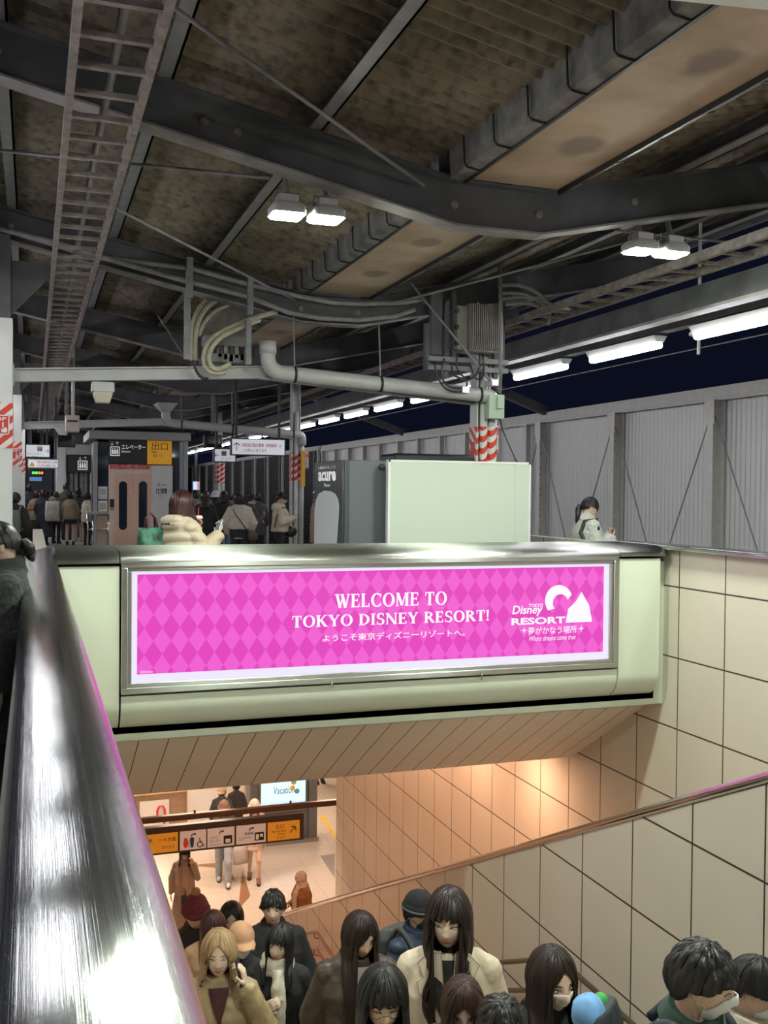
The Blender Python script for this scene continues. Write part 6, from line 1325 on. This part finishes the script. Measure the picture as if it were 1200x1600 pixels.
def backpack(label, P_, c, ht=.42, wd=.30, dp=.15, extra=None, name='backpack'):
    k = P_['k']; o = thing(name, label, 'backpack', (0, 0, 0)); mb = MB()
    mb.rings([[Vector((wd/2*a*math.copysign(abs(math.cos(t))**.6, math.cos(t)), .155+dp*(.5+.5*b*math.copysign(abs(math.sin(t))**.6, math.sin(t))), z*k)) for t in np.linspace(0, 2*PI, 21)[:-1]] for z, a, b in ((.95, .8, .7), (.98, 1, 1), (1.15, 1, 1.0), (1.30, .95, .8), (1.36, .7, .5))])
    mb.ell((0, .17+dp, 1.06*k), (wd*.36, .05, .10*k), 14, 8)
    me = fuse(mb, .009, 3); wrinkle(me, .004, 14); put(me, 'pack', c, o)
    for s in (1, -1):
        h = MB(); h.tube(smooth([P_['B2']((s*.11, .16, 1.32)), P_['B2']((s*.12, .05, 1.435)), P_['B2']((s*.125, -.10, 1.36)), P_['B2']((s*.13, -.135, 1.22)), P_['B2']((s*.16, -.06, 1.08)), P_['B2']((s*.15, .15, 1.0))]), .017, 8); me = bpy.data.meshes.new('s'); me.from_pydata(h.v, [], h.f); put(me, 'strap', c, o)
    if extra:
        for (ctr, r_, m_) in extra: e = MB(); e.ell(ctr, r_, 16, 10); me = bpy.data.meshes.new('e'); me.from_pydata(e.v, [], e.f); wrinkle(me, .012, 18); put(me, 'stuffed_cloth', m_, o)
    o.location = P_['pos']; o.rotation_euler = (0, 0, math.atan2(P_['Rz'][1][0], P_['Rz'][0][0])); o.scale = (P_['sc'],)*3; return o
# ================================================================ WHO IS WHERE
def stair(x, y, depth):
    p = EYE+ray(x, y)*depth; z = step_z(p.y); return (p.x, p.y, z), (p.z-z)-.012, p
def plat(x, y, Y, z=0):
    p = at(x, y, Y=Y); return (p.x, p.y, z), p.z-z-.012, p
D = math.radians
BLK = dict(n='black', c=(.014, .014, .016)); 
def co(n, c, kind='plain', **k): d = dict(n=n, c=c, kind=kind); d.update(k); return d
Q = {}
def add(key, lab, pl, face, **k):
    pos, H = pl[:2]; Q[key] = person(lab, pos, H, D(face), top_at=pl[2] if len(pl) > 2 else None, **k); return Q[key]
# ---- coming up the stair
add('blonde', 'blonde woman in a tan jacket holding a phone to her ear, coming up the stair', stair(342, 1452, 5.45), -9, pitch=-.02, yaw=-.05, L='ear', R='down', hair=('long', 'blonde'), bangs='middle', hl=.13, coat=co('tan', (.36, .27, .15), 'leather', thick=.035, sleeve=.066, hem=.72, waist=.02), top=('maroon_dark', (.07, .02, .022)), near=2, sk='light', eyes='down')
phone('black phone at the ear of the blonde woman', Q['blonde'], 'L')
add('cap', 'person in a peach cap and white mask behind the blonde woman', stair(377, 1444, 6.7), -6, pitch=-.02, yaw=.2, hair=('short', 'darkbrown'), bangs='short', coat=co('blacknavy', (.018, .019, .026), hem=.7, thick=.04), mask='white', hat=('cap', 'peach', (.56, .30, .18)), near=2)
add('manbob', 'young man with a dark bowl cut and open black jacket', stair(427, 1390, 7.8), -10, pitch=-.05, yaw=-.12, hair=('short', 'black'), bangs='heavy', coat=co('black', (.016, .016, .02), hem=.68, thick=.045, sleeve=.07), near=2, width=1.08)
add('scarf', 'woman in a black coat with a white scarf and white carrier bag', stair(441, 1445, 6.0), -22, pitch=-.02, yaw=-.10, roll=.14, L='bag', R='chest', hair=('long', 'black'), bangs='full', hl=.26, coat=co('blackwool', (.015, .014, .016), hem=.42, thick=.034, sleeve=.066), scarf=('cream', (.66, .60, .50)), near=2, sk='light')
c = Q['scarf']['L'][0]; tote('white plastic carrier bag held by the woman with the white scarf', (c.x, c.y, c.z-.06), .24, .30, .12, .3, mat('white_plastic_bag', (.66, .64, .60), .4, var=.15, vs_=18), .09)
add('red', 'person in a maroon bobble hat and black coat on the stair', stair(306, 1400, 8.6), -8, pitch=.2, hair=('short', 'black'), bangs='short', coat=co('black2', (.02, .014, .014), hem=.6, thick=.04), hat=('pom', 'maroon', (.16, .02, .03)), near=1)
add('tancoat', 'woman with reddish brown hair and a peach coat looking down', stair(333, 1422, 7.4), -8, pitch=.3, hair=('long', 'redbrown'), bangs='middle', hl=.2, coat=co('peach', (.46, .27, .17), hem=.5), near=1)
add('hood', 'woman with long black hair hiding her cheeks, looking down behind the peach cap', stair(362, 1410, 8.4), -10, pitch=.15, hair=('long', 'black'), bangs='middle', hl=.34, coat=co('black3', (.018, .013, .014), hem=.6), near=1)
add('veil', 'person in an orange coat and pale head scarf beyond the dividing wall', ((4.3, 16.4, -6.45), 1.6), -75, hair=(None, 'black'), coat=co('orange', (.26, .11, .035), 'plain', hem=.6, thick=.05), scarf=('veil', (.58, .46, .38)), pitch=.2, near=1, R='bent')
add('leather', 'woman with long dark hair in a brown leather jacket looking down', stair(562, 1423, 5.6), -12, pitch=.22, yaw=.30, hair=('long', 'darkbrown'), bangs='side', hl=.44, coat=co('brownleather', (.060, .040, .030), 'leather', hem=.72, thick=.045, sleeve=.074, cuff=.01), near=2, hood=None, top=('white_tee', (.45, .42, .40)), eyes='down')
add('hatman', 'man in a black banded hat and navy jacket behind the trench coat woman', stair(657, 1396, 6.35), 18, pitch=.05, yaw=.3, hair=('short', 'black'), bangs='short', coat=co('navy', (.020, .035, .075), 'puffer', hem=.7, thick=.042, sleeve=.07), hat=('beanie', 'banded_black', (.012, .012, .014)), near=2, mask='black', collar=None)
backpack('dark grey backpack on the man in the navy jacket', Q['hatman'], mat('backpack_grey', (.06, .06, .065), .7, bump=.2, bs=120))
add('trench', 'woman with long wavy dark hair in a cream trench coat', stair(701, 1387, 5.1), -24, pitch=.06, yaw=-.12, L='down', R='bag', hair=('long', 'darkbrown'), bangs='full', hl=.46, wavy=1., coat=co('trench', (.60, .50, .385), 'trench', hem=.5, thick=.026, sleeve=.054, belt=True, pockets=True, cuff=.02, buttons=(1.16, 1.08, .96), bx=(-.045, .055)), collar='lapel', top=('black_knit', (.014, .013, .014)), near=2, sk='light', eyes='down')
c = Q['trench']['R'][0]; tote('small cream handbag held by the woman in the trench coat', (c.x+.02, c.y-.03, c.z+.10), .24, .20, .10, -.3, mat('cream_leather', (.60, .53, .42), .45, var=.06), .10, name='handbag')
add('glasses', 'woman with a black bob, glasses and a maroon roll neck', stair(600, 1514, 4.0), -16, pitch=.18, yaw=.05, hair=('bob', 'black'), bangs='full', hl=.16, coat=co('darknavy', (.020, .024, .036), hem=.6, thick=.03), glasses=True, top=('maroon', (.12, .015, .035)), near=2, eyes='down')
add('topbrown', 'person with long brown hair, head bowed, in front of the trench coat woman', stair(724, 1528, 4.4), -20, pitch=.4, hair=('long', 'brown'), bangs='middle', hl=.4, coat=co('darkbrown', (.04, .028, .022), hem=.6), near=2)
add('curly', 'person with short tousled black hair, only the crown showing at the bottom', stair(783, 1556, 3.5), -15, pitch=.3, hair=('short', 'black'), bangs='short', coat=co('black4', (.015, .015, .016), hem=.6), near=2)
add('mask', 'woman with long dark hair, black top and a pale pink mask', stair(868, 1482, 4.15), -14, pitch=.14, yaw=.34, hair=('long', 'darkbrown'), bangs='middle', hl=.4, coat=co('black5', (.013, .013, .014), hem=.6, neck=.06), mask='pink', near=2, eyes='down')
add('green', 'man in a green blazer and white mask bending forward with a backpack', stair(1092, 1470, 3.1), 38, pitch=.22, yaw=.25, lean=.16, hair=('short', 'black'), bangs='short', coat=co('green', (.075, .135, .11), hem=.72, thick=.03, sleeve=.064, neck=.035), collar='lapel', mask='white', near=2, width=1.05, eyes='down')
backpack('dark backpack with a blue cloth and green patch on the man in the green blazer', Q['green'], mat('backpack_navy', (.025, .03, .04), .7, bump=.2, bs=120), wd=.25, dp=.11, extra=[((-.05, .24, 1.29), (.07, .05, .06), mat('blue_cloth', (.16, .33, .62), .8, var=.2, vs_=20)), ((.03, .235, 1.285), (.045, .03, .035), mat('green_patch', (.03, .30, .06), .6))])
add('pony', 'woman with a black ponytail, white mask and cream coat at the bottom right', stair(1190, 1494, 3.7), 38, pitch=.15, yaw=.1, hair=('pony', 'black'), bangs='side', hl=.22, coat=co('cream2', (.60, .52, .42), hem=.6, thick=.03), mask='white', near=2, eyes='down')
# ---- lower hall
add('hall1', 'person in a grey beige coat raising a phone under the guide signs', ((2.57, 18.0, -6.45), 1.66), -15, pitch=.2, R='down', L='lift', hair=('long', 'darkbrown'), bangs='full', hl=.2, coat=co('greige', (.34, .25, .19), hem=.8), legs=('longskirt', (.28, .21, .16)), scarf=('greige_scarf', (.38, .28, .22)), near=1)
c = Q['hall1']['R'][0]; tote('small black bag held by the person in the grey beige coat', (c.x+.28, c.y-.12, c.z+.06), .24, .26, .12, .2, mat('black_bag', (.02, .018, .018), .5), .12, name='handbag')
add('jeans', 'person in pale jeans and white shoes walking in the lower hall', ((3.69, 20.35, -6.45), 1.68), -10, pitch=.2, hair=('long', 'redbrown'), bangs='full', hl=.18, coat=co('umber', (.10, .06, .045), hem=.78), legs=('wide', (.34, .38, .42)), shoes=(.6, .58, .56), walk=.8, near=1, hat=('bucket', 'brown_fur', (.16, .09, .06)))
c = Q['jeans']['L'][0]; tote('pale plastic shopping bag beside the person in jeans', (c.x+.1, c.y, c.z+.0), .30, .40, .14, .2, mat('pale_plastic_bag', (.52, .46, .42), .4, var=.15, vs_=18), .1)
add('dress', 'person in a cream hat and short cream coat with bare legs in the lower hall', ((4.31, 20.3, -6.45), 1.66), -12, pitch=.2, hair=('long', 'brown'), bangs='middle', hl=.25, coat=co('creamcoat', (.58, .42, .32), hem=.74, thick=.04), legs=('shorts', (.55, .42, .33)), shoes=(.22, .10, .05), walk=.7, near=1, hat=('bucket', 'cream_fur', (.62, .50, .42)))
add('hcap', 'person in a beige cap and dark coat farther back in the lower hall', plat(347, 1228, 21.6, -6.45), 160, hair=('short', 'darkbrown'), bangs='short', coat=co('dim', (.05, .05, .05), hem=.6), hat=('cap_back', 'beige', (.55, .38, .26)), near=1)
add('hdark', 'person in dark clothes beside the salmon pillar in the lower hall', plat(369, 1221, 22.4, -6.45), 175, hair=('short', 'black'), bangs='short', coat=co('dim2', (.04, .035, .035), hem=.5), near=0)
add('hr1', 'person in a black coat at the far right of the lower hall', ((8.0, 27.4, -6.45), 1.7), 20, hair=('short', 'black'), bangs='short', coat=co('black6', (.015, .015, .015), hem=.7), near=0)
add('hr2', 'person in a grey top with a shopping bag at the far right downstairs', ((7.45, 26.6, -6.45), 1.66), 10, hair=('short', 'darkbrown'), bangs='short', coat=co('stripe', (.42, .38, .36), hem=.75), near=0)
c = Q['hr2']['L'][0]; tote('white and blue shopping bag of the person at the far right of the hall', (c.x, c.y-.08, c.z), .34, .42, .14, .2, mat('white_blue_bag', (.55, .58, .6), .4, var=.3, vs_=6), .1)
# ---- platform, near
add('left', 'woman with a dark ponytail in a grey fleece topped coat at the left edge', plat(0, 814, 4.75), -88, pitch=.25, hair=('pony', 'black'), bangs='side', hl=.10, coat=co('charcoalfleece', (.050, .052, .052), 'fleece', hem=.55, thick=.045, sleeve=.075, neck=.07), near=2, L='down', R='bent')
add('puffer', 'woman with brown hair in a cream quilted jacket holding a red cup and phone', plat(287, 766, 8.75), 122, pitch=.12, L='cup', R=((.23, -.08, 1.12), (.16, -.30, 1.24), (-.1, -.5, .85), (-.2, .9, .3), .9), hair=('bob', 'redbrown'), bangs='middle', hl=.20, coat=co('creampuffer', (.56, .46, .34), 'puffer', hem=.78, thick=.055, sleeve=.082), hood=True, near=2, sk='light')
phone('pale mobile phone held by the woman in the cream quilted jacket', Q['puffer'], 'R', (.6, .6, .62))
c = Q['puffer']['L'][0]; t = thing('drink_cup', 'red drink cup with a straw held by the woman in the quilted jacket', 'cup', (c.x, c.y, c.z-.05))
MB().rings([[(c.x+.02+r*math.cos(i), c.y+.02+r*math.sin(i), c.z+dz) for i in np.linspace(0, 2*PI, 19)[:-1]] for r, dz in ((.030, -.05), (.038, .06))]).build('cup', mat('red_cup', (.5, .03, .05), .4), t, smooth=2)
MB().rings([[(c.x+.02+r*math.cos(i), c.y+.02+r*math.sin(i), c.z+dz) for i in np.linspace(0, 2*PI, 19)[:-1]] for r, dz in ((.041, .06), (.041, .07), (.030, .085))]).build('lid', whitefilm, t, smooth=2); MB().tube([(c.x+.02, c.y+.02, c.z+.08), (c.x+.025, c.y+.02, c.z+.16)], .005, 8).build('straw', redm, t)
c = Q['puffer']['B']((.26, .10, 1.0)); tote('green and black patterned tote bag on the arm of the woman in the quilted jacket', tuple(at(236, 824, Y=8.72)), .24, .26, .14, .5, mat('tote_green', (.05, .16, .11), .6, var=.9, vs_=11), .12, pat=mat('dark_red_strap', (.10, .03, .03), .5))
add('whitefleece', 'woman with a black ponytail in a white fleece looking at her phone by the fence', plat(922, 776, 9.4), 86, pitch=.30, R='phone', L='phone', hair=('pony', 'black'), bangs='side', hl=.20, coat=co('whitefleece', (.62, .63, .58), 'fleece', hem=.8, thick=.055, sleeve=.085, neck=.06), near=2, sk='light')
phone('mobile phone held by the woman in the white fleece', Q['whitefleece'], 'R')
B_ = Q['whitefleece']; t = thing('shoulder_bag', 'black shoulder bag strap across the back of the white fleece', 'bag', B_['pos'])
MB().tube([B_['B'](v) for v in ((-.235, -.02, 1.28), (-.17, -.03, 1.405), (-.13, .10, 1.38), (-.18, .17, 1.25), (-.235, .12, 1.10), (-.26, .02, 1.0))], .020, 8).build('strap', black, t, smooth=True); c = B_['B']((-.25, .06, .9)); mb = MB(); mb.ell(c, (.13, .07, .12), 14, 10); mb.build('bag_body', black, t, smooth=True)
# ---- platform, waiting group right of the elevator
add('g1', 'person with black hair and grey top at the left of the waiting group', plat(306, 767, 24), 170, hair=('short', 'black'), bangs='short', coat=co('midgrey', (.20, .19, .19), hem=.7), near=0)
add('g2', 'person with brown hair in a black jacket and jeans next to the quilted jacket woman', plat(321, 767, 19.6), 160, hair=('long', 'brown'), bangs='middle', hl=.22, coat=co('black7', (.02, .02, .022), hem=.75, thick=.04), legs=('trousers', (.12, .15, .20)), near=1)
add('g3', 'person in a fluffy white hat and grey coat in the middle of the waiting group', plat(337, 768, 21.6), 150, hair=('long', 'darkbrown'), bangs='middle', hl=.2, coat=co('softgrey', (.26, .26, .27), hem=.6), legs=('trousers', (.20, .26, .36)), hat=('bucket', 'white_fur', (.65, .63, .62)), near=0)
add('g4', 'person with black hair, black jacket and blue jeans in the waiting group', plat(350, 767, 20.6), 175, hair=('bob', 'black'), bangs='middle', hl=.12, coat=co('black8', (.018, .018, .02), hem=.78, thick=.05), legs=('trousers', (.16, .22, .32)), near=1)
add('g5', 'woman in a cream fleece and black trousers seen from behind', plat(374, 769, 17.2), 165, hair=('long', 'darkbrown'), bangs='middle', hl=.10, coat=co('creamfleece', (.60, .55, .47), 'fleece', hem=.98, thick=.065, sleeve=.085), L='pocket', R='pocket', near=1)
t = thing('shoulder_bag', 'thin dark bag strap crossing the back of the cream fleece', 'bag', Q['g5']['pos']); B_ = Q['g5']
MB().tube([B_['B'](v) for v in ((.13, .07, 1.40), (.05, .185, 1.25), (-.10, .20, 1.05), (-.20, .14, .92))], .010, 8).build('strap', mat('brown_strap', (.10, .06, .04), .5), t, smooth=True); c = B_['B']((-.25, .06, .86)); mb = MB(); mb.ell(c, (.09, .05, .09), 12, 8); mb.build('bag_body', mat('brown_strap', (0, 0, 0)), t, smooth=True)
add('g6', 'person in a dark plaid coat looking at a phone beside the cream fleece woman', plat(394, 772, 18.9), 110, pitch=.3, R='phone', L='bent', hair=('bun', 'black'), bangs='side', hl=.1, coat=co('plaid', (.07, .055, .06), hem=.7, thick=.035), legs=('trousers', (.05, .02, .025)), near=1)
phone('mobile phone of the person in the dark plaid coat', Q['g6'], 'R')
add('g7', 'person in a cream hooded jacket facing the white striped pillar', plat(440, 769, 17.6), 75, pitch=.25, R='phone', L='phone', hair=('bun', 'black'), bangs='side', hl=.1, coat=co('creamjacket', (.58, .50, .38), hem=.90, thick=.055, sleeve=.075), hood=True, near=1)
t = thing('shoulder_bag', 'black crossbody bag of the person by the white striped pillar', 'bag', Q['g7']['pos']); B_ = Q['g7']
MB().tube([B_['B'](v) for v in ((-.10, -.12, 1.36), (-.19, -.05, 1.38), (-.24, .06, 1.2), (-.20, .10, 1.0), (.0, .16, .92))], .010, 8).build('strap', black, t, smooth=True); c = B_['B']((.06, -.20, .90)); mb = MB(); mb.ell(c, (.12, .06, .10), 12, 8); mb.build('bag_body', black, t, smooth=True)
add('g8', 'person in a white pointed hat and beige coat beside the vending machine', plat(499, 763, 18.6), 95, pitch=.2, hair=('long', 'brown'), bangs='middle', hl=.15, coat=co('beigecoat', (.46, .33, .24), hem=.6, thick=.04), legs=('trousers', (.05, .03, .04)), hat=('bucket', 'white_fur2', (.66, .64, .62)), R='bag', near=1)
c = Q['g8']['R'][0]; tote('small purple bag held by the person beside the vending machine', (c.x, c.y-.08, c.z), .26, .22, .12, .2, mat('purple_bag', (.16, .08, .16), .5, var=.4, vs_=14), .1, name='handbag')
for k, (x, y, Y, c_, hc) in enumerate(((298, 770, 28, (.05, .05, .055), 'black'), (330, 771, 27, (.3, .27, .25), 'darkbrown'), (360, 771, 25.5, (.10, .10, .11), 'black'), (404, 771, 23, (.06, .05, .06), 'black'))):
    add('gb%d' % k, ['person in dark clothes at the back left of the waiting group', 'person in a beige top at the back of the waiting group', 'person in grey behind the cream fleece woman', 'person in a dark coat behind the plaid coat'][k], plat(x, y, Y), 170, hair=('short', hc), bangs='short', coat=co('bk%d' % k, c_, hem=.6), near=0)
# ---- platform, queue at the far left
add('q1', 'person in black with a grey backpack behind the nearest left pillar', plat(24, 769, 17.2), 165, hair=('short', 'black'), bangs='short', coat=co('black9', (.018, .018, .02), hem=.7, thick=.04), near=1)
backpack('grey backpack on the person behind the nearest left pillar', Q['q1'], mat('backpack_midgrey', (.12, .12, .12), .7, bump=.2, bs=120))
add('q2', 'tall person in a navy coat at the left of the queue', plat(46, 757, 31.5), 175, hair=('short', 'black'), bangs='short', coat=co('navycoat', (.022, .028, .045), hem=.5, thick=.05), near=0, width=1.1)
add('q3', 'person in a tan coat in the queue, half hidden by the long dark coat', plat(57, 767, 30.6), 175, hair=('long', 'redbrown'), bangs='middle', hl=.1, coat=co('tancoat2', (.34, .23, .15), hem=.45, thick=.04), near=0)
add('q4', 'person in a long dark blue coat in the queue beside the black suitcase', plat(68, 765, 29.4), 160, R='bag', L='bag', hair=('long', 'redbrown'), bangs='middle', hl=.08, coat=co('bluecoat', (.022, .028, .042), hem=.25, thick=.05, flare=.05), near=0)
c = Q['q4']['pos']; t = thing('suitcase', 'black upright suitcase standing in the queue beside the long dark coat', 'suitcase', (c.x-.35, c.y-.35, 0))
MB().box(c.x-.62, c.x-.15, c.y-.45, c.y-.18, .05, .72).build('shell', mat('suitcase_black', (.016, .017, .02), .4), t, bevel=.04)
for s in (-.57, -.2): MB().tube([(c.x+s-.02, c.y-.32, .03), (c.x+s+.02, c.y-.32, .03)], .03, 10).build('wheel', black, t); MB().tube([(c.x+s*.6-.13, c.y-.22, .7), (c.x+s*.6-.13, c.y-.22, .98)], .01, 6).build('handle_rod', greysteel, t)
MB().tube([(c.x-.48, c.y-.22, .98), (c.x-.24, c.y-.22, .98)], .014, 8).build('handle', black, t)
for s in (-.54, -.46, -.38, -.30, -.22): MB().box(c.x+s-.008, c.x+s+.008, c.y-.456, c.y-.44, .1, .68).build('rib', mat('suitcase_black', (0, 0, 0)), t)
c = at(82, 783, Y=29.2); tote('white printed shopping bag hanging in the queue beside the long dark coat', tuple(c), .42, .55, .14, .5, mat('printed_white_bag', (.60, .58, .52), .5, var=.35, vs_=5), .12)
add('q5', 'person in a grey jacket in the queue behind the white shopping bag', plat(88, 768, 30.2), 150, hair=('long', 'brown'), bangs='middle', hl=.05, coat=co('stonegrey', (.10, .10, .09), hem=.7, thick=.045), near=0)
add('q6', 'tall person with bushy black hair and an olive jacket in the queue', plat(104, 755, 32.4), 165, hair=('bob', 'black'), bangs='short', hl=.05, coat=co('olive', (.07, .07, .05), hem=.7, thick=.05), near=0)
add('q7', 'person in a beige jacket, black shorts and black boots in the queue', plat(110, 768, 29.5), 170, hair=('long', 'black'), bangs='middle', hl=.10, coat=co('khaki', (.27, .20, .13), hem=.80, thick=.055), legs=('shorts', (.012, .012, .012)), near=0)
add('q8', 'person in a dark coat with pale trousers behind the beige jacket', plat(123, 762, 31.4), 170, hair=('long', 'black'), bangs='middle', hl=.15, coat=co('darkgreycoat', (.035, .03, .032), hem=.6, thick=.04), legs=('wide', (.42, .42, .46)), shoes=(.6, .6, .6), near=0)
add('q9', 'person in a cream jacket at the right end of the queue by the barrier', plat(137, 769, 28.6), 120, hair=('long', 'redbrown'), bangs='middle', hl=.12, coat=co('creamq', (.55, .50, .40), hem=.75, thick=.045), L='bent', R='bent', near=0)
for k, (x, Y, c_) in enumerate(((52, 40, (.05, .05, .06)), (62, 42, (.3, .3, .3)), (75, 44, (.04, .04, .05)), (83, 41, (.4, .38, .36)))):
    add('qb%d' % k, ['person in dark blue far behind the navy coat in the queue', 'person in grey far behind the tan coat in the queue', 'person in black far behind the white shopping bag', 'person in a pale coat far behind the grey jacket'][k], plat(x, 768, Y), 170, hair=('short', 'black'), bangs='short', coat=co('qb%d' % k, c_, hem=.5), near=0)
for o in SC.objects:
    if '_w' in o: del o['_w']
